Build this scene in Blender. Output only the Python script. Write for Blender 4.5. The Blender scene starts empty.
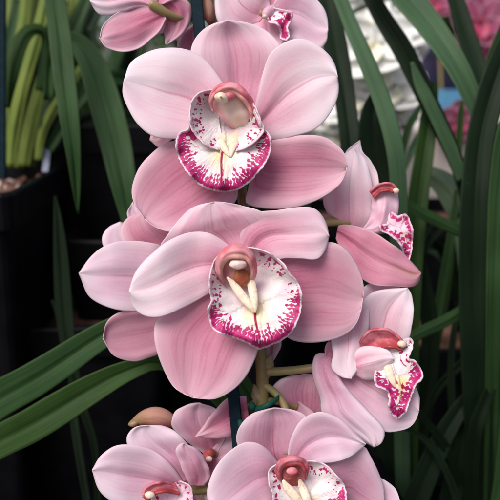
import bpy, math, random
from mathutils import Vector, noise as mnoise
random.seed(7)
sc = bpy.context.scene
COL = sc.collection
R = math.radians

# ------------------------------------------------------------------ camera
PITCH = 15.0; FOV = 42.0; K = 2*math.tan(R(FOV/2))
CZ = 1.20
CAM = Vector((0, 0, CZ))
FW = Vector((0, math.cos(R(PITCH)), -math.sin(R(PITCH))))
RT = Vector((1, 0, 0))
UP = Vector((0, math.sin(R(PITCH)), math.cos(R(PITCH))))
cd = bpy.data.cameras.new('camera'); cam = bpy.data.objects.new('camera', cd); COL.objects.link(cam)
cam.location = CAM; cam.rotation_euler = (R(90-PITCH), 0, 0)
cd.sensor_width = 36; cd.lens = 18/math.tan(R(FOV/2)); cd.clip_start = 0.01; cd.clip_end = 500
cd.dof.use_dof = True; cd.dof.focus_distance = 0.292; cd.dof.aperture_fstop = 11.0
sc.camera = cam

def P(px, py, d):
    """a point d metres in front of the lens plane, seen at (px,py) of the 500 px photograph"""
    return CAM + FW*d + RT*((px-250)/500*K*d) + UP*((250-py)/500*K*d)
PXM = K*0.3/500      # metres per pixel at the flowers

# ------------------------------------------------------------------ node helpers
class NT:
    def __init__(s, name):
        s.m = bpy.data.materials.new(name); s.m.use_nodes = True
        s.t = s.m.node_tree; s.t.nodes.clear(); s.out = s.n('ShaderNodeOutputMaterial')
    def n(s, typ, **kw):
        nd = s.t.nodes.new(typ)
        for k, v in kw.items(): setattr(nd, k, v)
        return nd
    def l(s, a, b): s.t.links.new(a, b)
    def put(s, sock, v):
        if isinstance(v, bpy.types.NodeSocket): s.l(v, sock)
        else:
            if isinstance(v, (tuple, list)) and len(v) == 3 and sock.type == 'RGBA': v = (*v, 1)
            sock.default_value = v
    def math(s, op, a, b=0.0, c=None, clamp=False):
        nd = s.n('ShaderNodeMath', operation=op, use_clamp=clamp)
        s.put(nd.inputs[0], a); s.put(nd.inputs[1], b)
        if c is not None: s.put(nd.inputs[2], c)
        return nd.outputs[0]
    def ramp(s, v, a, b, lo=0.0, hi=1.0):
        nd = s.n('ShaderNodeMapRange', interpolation_type='SMOOTHSTEP')
        s.put(nd.inputs[0], v); s.put(nd.inputs[1], a); s.put(nd.inputs[2], b); s.put(nd.inputs[3], lo); s.put(nd.inputs[4], hi)
        return nd.outputs[0]
    def mix(s, f, a, b, mode='MIX'):
        nd = s.n('ShaderNodeMix', data_type='RGBA', blend_type=mode)
        s.put(nd.inputs[0], f); s.put(nd.inputs[6], a); s.put(nd.inputs[7], b)
        return nd.outputs[2]
    def xyz(s, x, y, z=0.0):
        nd = s.n('ShaderNodeCombineXYZ')
        s.put(nd.inputs[0], x); s.put(nd.inputs[1], y); s.put(nd.inputs[2], z)
        return nd.outputs[0]
    def noise(s, vec, scale, detail=2.0, rough=0.5):
        nd = s.n('ShaderNodeTexNoise'); s.put(nd.inputs['Vector'], vec)
        s.put(nd.inputs['Scale'], scale); s.put(nd.inputs['Detail'], detail); s.put(nd.inputs['Roughness'], rough)
        return nd.outputs[0]
    def uv(s):
        nd = s.n('ShaderNodeUVMap', uv_map='UVMap'); sp = s.n('ShaderNodeSeparateXYZ'); s.l(nd.outputs[0], sp.inputs[0])
        return sp.outputs[0], sp.outputs[1]
    def attr(s, name):
        return s.n('ShaderNodeAttribute', attribute_name=name).outputs['Fac']
    def obj(s): return s.n('ShaderNodeTexCoord').outputs['Object']
    def rand(s): return s.n('ShaderNodeObjectInfo').outputs['Random']
    def bsdf(s, color, rough=0.5, spec=0.4, trans=0.0, tcol=None, bump=None, bstr=0.2, bdist=0.0005, sss=0.0, coat=0.0):
        p = s.n('ShaderNodeBsdfPrincipled')
        s.put(p.inputs['Base Color'], color); s.put(p.inputs['Roughness'], rough)
        p.inputs['Specular IOR Level'].default_value = spec
        p.inputs['Coat Weight'].default_value = coat
        if sss:
            p.inputs['Subsurface Weight'].default_value = sss
            p.inputs['Subsurface Radius'].default_value = (1, .45, .5)
            p.inputs['Subsurface Scale'].default_value = 0.002
        o = p.outputs[0]
        nrm = None
        if bump is not None:
            b = s.n('ShaderNodeBump'); b.inputs['Strength'].default_value = bstr; b.inputs['Distance'].default_value = bdist
            s.put(b.inputs['Height'], bump); nrm = b.outputs[0]; s.l(nrm, p.inputs['Normal'])
        if trans:
            t = s.n('ShaderNodeBsdfTranslucent'); s.put(t.inputs[0], tcol if tcol is not None else color)
            mx = s.n('ShaderNodeMixShader'); mx.inputs[0].default_value = trans
            s.l(o, mx.inputs[1]); s.l(t.outputs[0], mx.inputs[2]); o = mx.outputs[0]
        s.l(o, s.out.inputs[0])
        return s.m

# ------------------------------------------------------------------ materials
def petal_mat(name, pale, mid, deep, vein=0.5, rib=0.5, tip=0.0, blush=0.45, rim=0.5, brown=0.0, pedge=0.0):
    t = NT(name); u, v = t.uv(); rnd = t.rand()
    r10 = t.math('MULTIPLY', rnd, 37.0)
    au = t.math('ABSOLUTE', t.math('SUBTRACT', u, 0.5))
    wob = t.math('MULTIPLY', t.math('SUBTRACT', t.noise(t.xyz(t.math('MULTIPLY', v, 2.5), r10), 1.0, 1.0), .5), .05)
    uw = t.math('ADD', u, wob)
    cloud = t.noise(t.xyz(t.math('MULTIPLY', uw, 2.6), t.math('MULTIPLY', v, 2.0), r10), 1.0, 2.0)
    col = t.mix(t.ramp(cloud, .32, .68), pale, mid)
    if pedge:
        pe = t.math('MAXIMUM', t.ramp(au, .22, .47), t.ramp(v, .6, .97))
        col = t.mix(t.math('MULTIPLY', pe, pedge), col, (.94, .85, .90))
    # blush from the base outwards, along the middle
    bl = t.math('MULTIPLY', t.ramp(v, blush+.3, .02), t.ramp(au, .5, .1, .35, 1.0))
    col = t.mix(t.math('MULTIPLY', bl, .7), col, deep)
    # parallel veins that meet at base and tip
    vn = t.noise(t.xyz(t.math('MULTIPLY', uw, 30.0), t.math('MULTIPLY', v, 2.2), r10), 1.0, 2.0)
    vm = t.math('MULTIPLY', t.ramp(vn, .48, .68), t.ramp(v, .98, .25, .12, 1.0))
    vm = t.math('MULTIPLY', vm, t.ramp(au, .47, .2, .15, 1.0))
    vcol = t.mix(.5, deep, (deep[0]*.85, deep[1]*.5, deep[2]*.72))
    col = t.mix(t.math('MULTIPLY', vm, vein, clamp=True), col, vcol)
    rb = t.math('MULTIPLY', t.ramp(t.math('ABSOLUTE', t.math('SUBTRACT', uw, .5)), .022, .0), t.ramp(v, .95, .3, .2, 1.0))
    col = t.mix(t.math('MULTIPLY', rb, rib), col, vcol)
    v2 = t.noise(t.xyz(t.math('MULTIPLY', uw, 75.0), t.math('MULTIPLY', v, 5.0), r10), 1.0, 3.0, .65)
    col = t.mix(t.math('MULTIPLY', t.ramp(v2, .55, .72), vein*.45), col, vcol)
    # fine mottling, as of cells
    fine = t.noise(t.obj(), 900.0, 2.0, .6)
    col = t.mix(t.math('MULTIPLY', t.ramp(fine, .45, .75), .16), col, (pale[0]*1.05, pale[1]*1.1, pale[2]*1.06))
    col = t.mix(t.math('MULTIPLY', t.ramp(au, .452, .495), rim), col, (.86, .74, .80))
    if tip: col = t.mix(t.math('MULTIPLY', t.math('MULTIPLY', t.ramp(v, .86, .99), t.ramp(au, .4, .05)), tip), col, (.62, .52, .36))
    if brown: col = t.mix(t.math('MULTIPLY', t.math('MULTIPLY', t.ramp(v, .55, .9), t.ramp(au, .3, .02)), brown), col, (.42, .22, .18))
    bmp = t.math('ADD', t.math('MULTIPLY', vn, .22), t.math('MULTIPLY', fine, .22))
    bmp = t.math('ADD', bmp, t.math('MULTIPLY', cloud, .4))
    return t.bsdf(col, .56, .13, trans=.40, bump=bmp, bstr=.5, bdist=.0006, sss=0.0)

PALE = (.78, .585, .69); MID = (.71, .43, .555); DEEP = (.60, .19, .325)
M = {}
M['pale'] = petal_mat('petal_pale', (.92, .79, .845), (.88, .64, .73), (.76, .27, .42), vein=.2, rib=.7, blush=.42, pedge=.7)
M['mid'] = petal_mat('petal_mid', (.86, .63, .72), (.80, .47, .59), (.70, .19, .34), vein=.42, rib=.5, blush=.48, pedge=.55)
M['deep'] = petal_mat('petal_deep', (.76, .43, .53), (.69, .31, .43), (.60, .14, .27), vein=.55, rib=.35, blush=.6, tip=.45, pedge=.35)
M['dusk'] = petal_mat('petal_dusky', (.62, .34, .43), (.52, .24, .33), (.42, .13, .22), vein=.3, rib=.3, blush=.5, rim=.6, tip=.3)
M['lav'] = petal_mat('petal_lilac', (.84, .67, .77), (.77, .52, .64), (.64, .22, .37), vein=.2, rib=.55, blush=.42, pedge=.5)
M['lavd'] = petal_mat('petal_lilac_pink', (.72, .48, .59), (.65, .36, .48), (.54, .14, .26), vein=.4, rib=.7, blush=.5, pedge=.4)
M['rose'] = petal_mat('petal_rose_tip', (.76, .42, .52), (.70, .31, .42), (.62, .17, .29), vein=.45, rib=.6, blush=.5, brown=.7)

def lip_mat(name, fl=1.0, yellow=.75, white=(.86, .79, .80)):
    t = NT(name); u, v = t.uv(); rim = t.attr('rim'); arc = t.attr('arc'); side = t.attr('side')
    au = t.math('ABSOLUTE', t.math('SUBTRACT', u, .5))
    pk = t.noise(t.obj(), 120.0, 2.0)
    col = t.mix(t.math('MULTIPLY', t.ramp(pk, .45, .7), .45), white, (.80, .55, .67))
    # yellow in the throat
    yl = t.math('MULTIPLY', t.ramp(au, .22, .02), t.math('MULTIPLY', t.ramp(v, .38, .52), t.ramp(v, .80, .62)))
    yl = t.math('MULTIPLY', t.math('MULTIPLY', yl, t.math('SUBTRACT', 1.0, side, clamp=True)), t.ramp(t.noise(t.obj(), 260.0, 2.0), .3, .6, .4, 1.0))
    col = t.mix(t.math('MULTIPLY', yl, yellow), col, (.88, .76, .36))
    # fingers of magenta pointing in from the margin, each of its own length and width
    w = t.math('MULTIPLY', t.math('SUBTRACT', t.noise(t.xyz(t.math('MULTIPLY', arc, .10), t.math('MULTIPLY', rim, .16)), 1.0, 2.0), .5), 7.0)
    a2 = t.math('ADD', arc, w)
    inv = t.math('SUBTRACT', 1.0, side, clamp=True)
    def fingers(period, off, lo, hi, width):
        q = t.math('ADD', t.math('DIVIDE', a2, period), off); c = t.math('FLOOR', q)
        wn = t.n('ShaderNodeTexWhiteNoise', noise_dimensions='1D'); t.put(wn.inputs['W'], t.math('ADD', c, off*7)); r = wn.outputs[0]
        wn2 = t.n('ShaderNodeTexWhiteNoise', noise_dimensions='1D'); t.put(wn2.inputs['W'], t.math('ADD', c, off*7+.37)); r2 = wn2.outputs[0]
        ln = t.math('ADD', t.math('MULTIPLY', t.math('ADD', t.math('MULTIPLY', r, (hi-lo)*fl), lo*fl), inv), .05)
        fr = t.math('ABSOLUTE', t.math('SUBTRACT', t.math('SUBTRACT', q, c), t.math('ADD', .5, t.math('MULTIPLY', t.math('SUBTRACT', r2, .5), .25))))
        prog = t.math('DIVIDE', rim, ln, clamp=True)
        hw = t.math('MULTIPLY', t.math('SQRT', t.math('SUBTRACT', 1.0, t.math('POWER', prog, 5.0))), width)
        # waist, so that some fingers break into beads
        hw = t.math('MULTIPLY', hw, t.math('ADD', .74, t.math('MULTIPLY', t.math('SINE', t.math('ADD', t.math('MULTIPLY', rim, 1.25), t.math('MULTIPLY', r2, 12.))), .34)))
        return t.math('MULTIPLY', t.ramp(t.math('SUBTRACT', hw, fr), -.07, .09), t.ramp(prog, .995, .90))
    f1 = fingers(4.4, 0.0, 10.0, 25.0, .48)
    f2 = fingers(3.5, .5, 6.0, 16.0, .42)
    solid = t.math('ADD', 2.3*fl, t.math('MULTIPLY', t.noise(t.xyz(t.math('MULTIPLY', arc, .25), 4.4), 1.0, 1.0), 6.5*fl))
    f3 = t.ramp(t.math('SUBTRACT', t.math('MULTIPLY', solid, inv), rim), -.3, .3)
    dm = t.math('MAXIMUM', t.math('MAXIMUM', f1, f2), f3)
    dm = t.math('MULTIPLY', dm, t.ramp(t.math('ADD', rim, t.math('MULTIPLY', t.math('SUBTRACT', f2, .5), .5)), 1.1, 1.9))
    # loose dots on the side lobes
    vor = t.n('ShaderNodeTexVoronoi', feature='SMOOTH_F1'); vor.inputs['Smoothness'].default_value = .25; t.put(vor.inputs['Vector'], t.xyz(t.math('MULTIPLY', a2, .27), t.math('MULTIPLY', rim, .25))); vor.inputs['Scale'].default_value = 1.0
    vor.inputs['Randomness'].default_value = .9
    sz = t.ramp(rim, 2.0, 24.0*fl, .62, .0)
    sz = t.math('MULTIPLY', sz, t.ramp(t.noise(t.xyz(t.math('MULTIPLY', arc, .2), t.math('MULTIPLY', rim, .2), 5.), 1.0, 1.0), .34, .6))
    ds = t.ramp(t.math('SUBTRACT', sz, vor.outputs[0]), -.03, .05)
    ds = t.math('MULTIPLY', ds, t.ramp(rim, 1.2, 2.4))
    m = t.math('MAXIMUM', dm, t.math('MULTIPLY', ds, t.ramp(side, .15, .6)))
    mag = t.mix(t.ramp(t.noise(t.obj(), 400.0, 2.0), .35, .7), (.42, .012, .12), (.56, .035, .21))
    col = t.mix(m, col, mag)
    # pink halo of the rim
    col = t.mix(t.math('MULTIPLY', t.ramp(rim, 2.6, .4), .5), col, (.78, .50, .62))
    # middle stripe
    st = t.math('MULTIPLY', t.ramp(t.math('ABSOLUTE', t.math('SUBTRACT', u, t.math('ADD', .5, t.math('MULTIPLY', t.math('SUBTRACT', pk, .5), .02)))), .020, .008), t.math('MULTIPLY', t.ramp(v, .50, .54), t.math('MULTIPLY', t.ramp(rim, 3., 6.), t.ramp(side, .6, .2))))
    col = t.mix(st, col, (.40, .01, .07))
    bmp = t.math('ADD', t.noise(t.obj(), 500.0, 3.0), t.math('MULTIPLY', t.noise(t.xyz(t.math('MULTIPLY', arc, .25), t.math('MULTIPLY', rim, .06)), 1.0, 2.0), 1.5))
    return t.bsdf(col, .45, .3, trans=.2, bump=bmp, bstr=.6, bdist=.0006)
M['lip'] = lip_mat('lip_spotted'); M['lip_light'] = lip_mat('lip_lightly_spotted', .42, .5, (.84, .60, .70)); M['lip_yellow'] = lip_mat('lip_yellow_throat', .78, 1.5)

def pink_tube():
    t = NT('lip_outside_pink'); u, v = t.uv(); n = t.noise(t.obj(), 160.0, 3.0)
    col = t.mix(t.ramp(n, .3, .7), (.80, .56, .66), (.72, .40, .52))
    return t.bsdf(col, .4, .3, trans=.25, bump=n, bstr=.4, bdist=.0006)
M['tube'] = pink_tube()

def column_mat(name, back, face, throat):
    t = NT(name); u, v = t.uv()
    au = t.math('ABSOLUTE', t.math('SUBTRACT', u, .5))      # 0 = underside
    n = t.noise(t.obj(), 350.0, 3.0)
    f = t.math('ADD', au, t.math('MULTIPLY', t.math('SUBTRACT', n, .5), .14))
    col = t.mix(t.ramp(f, .14, .46), face, back)
    col = t.mix(t.math('MULTIPLY', t.ramp(v, .45, .1), t.ramp(f, .2, .02)), col, throat)
    col = t.mix(t.math('MULTIPLY', t.ramp(t.noise(t.obj(), 900.0, 2.0), .55, .7), .3), col, (.85, .62, .55))
    return t.bsdf(col, .45, .25, trans=.2, bump=n, bstr=.5, bdist=.0005)
M['col_a'] = column_mat('column_rose_peach', (.80, .38, .43), (.90, .70, .62), (.86, .62, .46))
M['col_b'] = column_mat('column_red', (.70, .26, .31), (.70, .33, .32), (.58, .18, .08))
M['col_red'] = column_mat('column_deep_red', (.68, .24, .28), (.44, .08, .09), (.42, .08, .05))

def cream(name, c1, c2, spots=0.0):
    t = NT(name); n = t.noise(t.obj(), 420.0, 3.0)
    col = t.mix(t.ramp(n, .35, .65), c1, c2)
    if spots: col = t.mix(t.math('MULTIPLY', t.ramp(t.noise(t.obj(), 900.0, 1.0), .62, .68), spots), col, (.45, .08, .08))
    return t.bsdf(col, .38, .4, trans=.12, bump=n, bstr=.5, bdist=.0006)
def hood_mat(name, a, b, c):
    t = NT(name); u, v = t.uv(); n = t.noise(t.obj(), 190.0, 3.0); f = t.noise(t.obj(), 700.0, 2.0)
    col = t.mix(t.ramp(n, .38, .62), a, b); col = t.mix(t.ramp(u, .45, .9), col, c)
    return t.bsdf(col, .42, .3, trans=.22, bump=t.math('ADD', n, t.math('MULTIPLY', f, .3)), bstr=.5, bdist=.0006)
M['hoodm'] = hood_mat('column_hood_rose', (.80, .36, .40), (.70, .17, .22), (.80, .42, .36))
M['hoodr'] = hood_mat('column_hood_deep_red', (.68, .24, .29), (.56, .10, .14), (.46, .07, .08))
M['cavity'] = hood_mat('stigma_cavity', (.50, .16, .06), (.40, .09, .05), (.5, .12, .06))
M['cream'] = cream('anther_cream', (.82, .72, .55), (.72, .52, .42))
M['keel'] = cream('keel_cream', (.86, .74, .57), (.84, .66, .52), .3)
M['capp'] = cream('anther_pale_pink', (.84, .66, .60), (.78, .50, .48))
M['beak'] = cream('anther_beak', (.42, .24, .12), (.5, .3, .16))

def leaf_mat(name, c1, c2, edge=(.10, .16, .05), rough=.45, spec=.13):
    t = NT(name); u, v = t.uv(); r = t.math('MULTIPLY', t.rand(), 20.)
    au = t.math('ABSOLUTE', t.math('SUBTRACT', u, .5))
    n = t.noise(t.xyz(t.math('MULTIPLY', u, 40.), t.math('MULTIPLY', v, 1.2), r), 1.0, 2.0)
    spots = t.noise(t.obj(), 170.0, 3.0, .65)
    big = t.noise(t.obj(), 22.0, 3.0)
    col = t.mix(t.ramp(big, .3, .7), c1, c2)
    col = t.mix(t.math('MULTIPLY', t.ramp(n, .4, .65), .5), col, (c2[0]*1.8, c2[1]*1.5, c2[2]*1.4))
    col = t.mix(t.math('MULTIPLY', t.ramp(au, .03, .0), .5), col, (c1[0]*.55, c1[1]*.6, c1[2]*.6))
    col = t.mix(t.ramp(au, .475, .495), col, edge)
    col = t.mix(t.math('MULTIPLY', t.ramp(spots, .70, .78), .18), col, (.16, .16, .10))
    return t.bsdf(col, t.ramp(big, .3, .7, rough-.05, rough+.12), spec, trans=.16, tcol=(c2[0]*1.5, c2[1]*1.6, c2[2]*.8), bump=n, bstr=.45, bdist=.0006)

M['leaf'] = leaf_mat('leaf_green', (.016, .044, .014), (.026, .064, .021), (.05, .09, .03), .42)
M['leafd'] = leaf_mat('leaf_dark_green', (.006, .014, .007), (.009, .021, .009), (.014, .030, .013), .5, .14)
M['leafb'] = leaf_mat('leaf_blue_green', (.038, .082, .042), (.056, .115, .058), (.12, .19, .09))
M['leafm'] = leaf_mat('leaf_olive_green', (.017, .043, .010), (.027, .066, .015), (.05, .08, .02))
M['leafl'] = leaf_mat('leaf_sheath_light_green', (.075, .125, .022), (.14, .195, .04), (.18, .22, .06), .45)
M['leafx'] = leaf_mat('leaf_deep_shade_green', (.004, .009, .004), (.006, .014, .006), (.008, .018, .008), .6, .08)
M['leafg'] = leaf_mat('leaf_silvery_green', (.10, .16, .10), (.15, .22, .13), (.2, .28, .16), .28)
M['dead'] = leaf_mat('leaf_withered', (.30, .14, .03), (.42, .20, .05), (.3, .15, .05), .6)

def simple(name, c1, c2, scale, rough=.6, spec=.3, bstr=.3, bdist=.001, trans=0.0, detail=4.0):
    t = NT(name); n = t.noise(t.obj(), scale, detail)
    return t.bsdf(t.mix(t.ramp(n, .3, .7), c1, c2), rough, spec, trans=trans, bump=n, bstr=bstr, bdist=bdist)
M['stem'] = simple('flower_stem_olive', (.15, .13, .035), (.22, .15, .06), 150., .42, .4)
M['pedicel'] = simple('pedicel_green', (.20, .19, .06), (.30, .19, .10), 130., .4, .4)
M['bract'] = simple('bract_papery', (.30, .24, .12), (.42, .32, .20), 260., .7, .2, trans=.3)
M['pot'] = simple('black_pot_plastic', (.002, .002, .003), (.004, .004, .0055), 60., .5, .12, .2)
M['mat'] = simple('bench_black_liner', (.002, .002, .0025), (.004, .004, .0045), 300., .9, .05)
M['stake'] = simple('stake_dark_teal', (.003, .012, .019), (.005, .018, .026), 200., .6, .08)
M['tie'] = simple('tie_green', (.004, .05, .036), (.006, .07, .05), 500., .6, .2)
M['tag'] = simple('plant_label_plastic', (.34, .38, .52), (.46, .50, .62), 90., .5, .4)
M['bud'] = petal_mat('bud_salmon', (.68, .36, .29), (.56, .22, .18), (.26, .22, .07), vein=.5, rib=.0, blush=.35, rim=0)
M['budg'] = simple('bud_green', (.16, .14, .06), (.28, .17, .10), 120., .42, .35)
M['beige'] = simple('bench_painted_boards', (.74, .62, .55), (.82, .73, .66), 12., .6, .3)
M['blue'] = simple('tray_blue_plastic', (.05, .17, .30), (.06, .21, .35), 30., .4, .5)
M['navy'] = simple('pot_navy_plastic', (.015, .014, .045), (.03, .028, .07), 14., .45, .4)
M['concrete'] = simple('ground_gravel_grey', (.10, .10, .095), (.18, .175, .165), 7., .9, .2, .5, .004)
M['barkm'] = simple('bark_chip', (.05, .022, .014), (.22, .11, .08), 40., .85, .2, .6, .002)
M['chipm'] = simple('bark_chip_pale', (.35, .25, .22), (.52, .42, .38), 60., .85, .2, .6, .002)
M['white'] = petal_mat('petal_white', (.96, .96, .95), (.95, .95, .93), (.90, .90, .82), vein=.03, rib=.12, blush=.1, rim=0)
M['whitec'] = cream('white_flower_centre', (.90, .88, .76), (.88, .82, .60))
M['hot'] = petal_mat('petal_hot_pink', (.50, .17, .29), (.42, .10, .20), (.24, .02, .08), vein=.5, rib=.5, blush=.5, rim=.4)
M['hotc'] = cream('hot_flower_centre', (.30, .015, .07), (.42, .06, .13))
M['hedge'] = leaf_mat('hedge_leaf', (.035, .07, .02), (.06, .11, .03))
M['wood'] = simple('bench_timber', (.05, .04, .03), (.10, .08, .06), 30., .8, .2)

# ------------------------------------------------------------------ objects
WP = {}
def link(o, parent=None, wp=None):
    COL.objects.link(o); wp = Vector(wp) if wp is not None else Vector((0, 0, 0))
    WP[o.name] = wp
    if parent is not None:
        o.parent = parent; o.location = wp - WP[parent.name]
    else: o.location = wp
    return o
def root(name, label, cat, loc, group=None, kind=None):
    o = bpy.data.objects.new(name, None); o.empty_display_size = .02
    link(o, None, loc); tag(o, label, cat, group, kind); return o
def tag(o, label=None, cat=None, group=None, kind=None):
    if label: o['label'] = label
    if cat: o['category'] = cat
    if group: o['group'] = group
    if kind: o['kind'] = kind
    return o
def mesh(name, verts, faces, mats, parent=None, uvs=None, attrs=None, smooth=True, solid=0.0, fmat=None, origin=None, offset=0.0, subs=0):
    c = Vector(origin) if origin is not None else sum((Vector(v) for v in verts), Vector())/len(verts)
    me = bpy.data.meshes.new(name)
    me.from_pydata([Vector(v)-c for v in verts], [], faces)
    for m in (mats if isinstance(mats, (list, tuple)) else [mats]): me.materials.append(m)
    if fmat:
        for p, k in zip(me.polygons, fmat): p.material_index = k
    if uvs:
        l = me.uv_layers.new(name='UVMap')
        for lp in me.loops: l.data[lp.index].uv = uvs[lp.vertex_index]
    for k, vals in (attrs or {}).items():
        a = me.attributes.new(k, 'FLOAT', 'POINT')
        for i, x in enumerate(vals): a.data[i].value = x
    if smooth:
        for p in me.polygons: p.use_smooth = True
    me.update()
    o = bpy.data.objects.new(name, me); link(o, parent, c)
    if subs:
        s = o.modifiers.new('subdivision', 'SUBSURF'); s.levels = s.render_levels = subs
    if solid:
        s = o.modifiers.new('thickness', 'SOLIDIFY'); s.thickness = solid; s.offset = offset
    return o

def crom(pts, n):
    """n points evenly spaced along a Catmull-Rom curve through pts (tuples of any length)"""
    P0 = [Vector(p) if len(p) in (2, 3, 4) else p for p in pts]
    ext = [P0[0]*2-P0[1]] + P0 + [P0[-1]*2-P0[-2]]
    dense = []
    for i in range(1, len(ext)-2):
        a, b, c, d = ext[i-1:i+3]
        for k in range(14):
            t = k/14
            dense.append(.5*((2*b)+(c-a)*t+(2*a-5*b+4*c-d)*t*t+(3*b-a-3*c+d)*t**3))
    dense.append(P0[-1])
    L = [0]
    for p, q in zip(dense, dense[1:]): L.append(L[-1]+(Vector(q[:2])-Vector(p[:2])).length+1e-9)
    out = []; j = 0
    for k in range(n):
        s = L[-1]*k/(n-1)
        while j < len(L)-2 and L[j+1] < s: j += 1
        f = (s-L[j])/(L[j+1]-L[j]); f = max(0, min(1, f))
        out.append(dense[j]*(1-f)+dense[j+1]*f)
    return out
def lut(vals, t):
    t = max(0, min(1, t))*(len(vals)-1); i = min(int(t), len(vals)-2); f = t-i
    f = f*f*(3-2*f) if len(vals) > 2 else f
    return vals[i]*(1-f)+vals[i+1]*f
mm = .001
SEED = [0]
def petal(parent, L, Rr, d, cup=(-1, -4, -2), mat='mid', name='petal', tilt=0.0, groove=.8, curl=1.2, wave=.9, nu=33, nv=40, thick=.4, label=None, sway=0.0, ridge=0.0):
    """d: depths (m) along the midline base->tip; cup: mm the edges stand nearer (negative) along the length;
    curl: mm the outermost rim rolls back; tilt: mm right edge further than the left"""
    SEED[0] += 1; sd = SEED[0]*7.31
    Lp = crom(L, nv); Rp = crom(Rr, nv)
    V = []; UV = []; F = []
    for j in range(nv):
        v = j/(nv-1)
        for i in range(nu):
            u = i/(nu-1)
            # crowd the columns towards the margins
            uu = .5-.5*math.cos(math.pi*u); uu = u*.5+uu*.5
            p = Lp[j]*(1-uu)+Rp[j]*uu
            e = abs(2*uu-1)
            dd = lut(d, v) + lut(cup, v)*mm*e*e + tilt*mm*(uu-.5)*math.sin(math.pi*min(1, v*.9+.05))
            dd += 1.7*groove*mm*math.exp(-((uu-.5)/.085)**2)*math.sin(math.pi*min(1, v*.9+.1))
            dd += curl*mm*max(0, (e-.78)/.22)**2*math.sin(math.pi*min(1, .15+v*.85)) if v < 1 else 0
            dd += wave*mm*(mnoise.noise(Vector((uu*3, v*2.6, sd)))*1.6 + e*e*mnoise.noise(Vector((uu*1.2, v*6, sd+9)))*1.0)
            dd += .55*ridge*mm*(mnoise.noise(Vector((uu*13, v*1.0, sd+3))))*(1-v*.6)
            jx = e*e*.7*mnoise.noise(Vector((v*7, sd, uu*2))); jy = e*e*.7*mnoise.noise(Vector((sd, v*7, uu*2+5)))
            V.append(P(p[0]+jx, p[1]+jy, dd)); UV.append((uu, v))
    for j in range(nv-1):
        for i in range(nu-1):
            a = j*nu+i; F.append((a, a+1, a+nu+1, a+nu))
    o = mesh(name, V, F, M[mat], parent, UV, solid=thick*mm)
    if label: o['label'] = label
    return o

def lip(parent, L, Rr, dc, de, mat='lip', side_end=.40, p=2.0, ruff=1.3, n=72, thick=.6, label=None, only_left=False, name='lip'):
    """labellum: dc centre depths, de edge depths along base->tip"""
    Lp = crom(L, n); Rp = crom(Rr, n); SEED[0] += 1; sd = SEED[0]*3.7
    V = []; UV = []; F = []; rim = []; arc = []; side = []
    edge = [(Lp[j], j) for j in range(n)] + [(Rp[j], 2*n-2-j) for j in range(n-1, -1, -1)]
    if only_left: edge = edge[:n]
    al = [0]
    for (a, _), (b, _) in zip(edge, edge[1:]): al.append(al[-1]+(b-a).length)
    for j in range(n):
        v = j/(n-1)
        for i in range(n):
            u = i/(n-1); uu = u*.45+(.5-.5*math.cos(math.pi*u))*.55
            q = Lp[j]*(1-uu)+Rp[j]*uu
            best = 1e9; ba = 0
            for k in range(len(edge)-1):
                e0 = edge[k][0]; ex = edge[k+1][0][0]-e0[0]; ey = edge[k+1][0][1]-e0[1]; l2 = ex*ex+ey*ey+1e-12
                tt = max(0., min(1., ((q[0]-e0[0])*ex+(q[1]-e0[1])*ey)/l2))
                dx = e0[0]+ex*tt-q[0]; dy = e0[1]+ey*tt-q[1]; dd = dx*dx+dy*dy
                if dd < best: best = dd; ba = al[k]+tt*math.sqrt(l2)
            rd = math.sqrt(best)
            e = (1-uu) if only_left else abs(2*uu-1)
            dep = lut(dc, v)+(lut(de, v)-lut(dc, v))*e**p
            rw = max(0, 1-rd/12)**1.3
            dep += ruff*mm*rw*(1.0*math.sin(ba*.21+sd)+.45*math.sin(ba*.37+sd*2)+.15*math.sin(ba*.8))*min(1, v*3)
            dep += .5*mm*mnoise.noise(Vector((q[0]*.09, q[1]*.09, sd)))
            jag = rw*.9*mnoise.noise(Vector((ba*.35, sd, 0)))
            nx = (uu-.5)*2
            V.append(P(q[0]+jag*nx, q[1]+jag*.8*(1 if v > .6 else 0), dep)); UV.append((uu, v)); rim.append(rd); arc.append(ba)
            s = 1-max(0, min(1, (v-side_end+.06)/.12)); side.append(s)
    for j in range(n-1):
        for i in range(n-1):
            a = j*n+i; F.append((a, a+1, a+n+1, a+n))
    o = mesh(name, V, F, M[mat], parent, UV, dict(rim=rim, arc=arc, side=side), solid=thick*mm)
    if label: o['label'] = label
    return o

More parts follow.
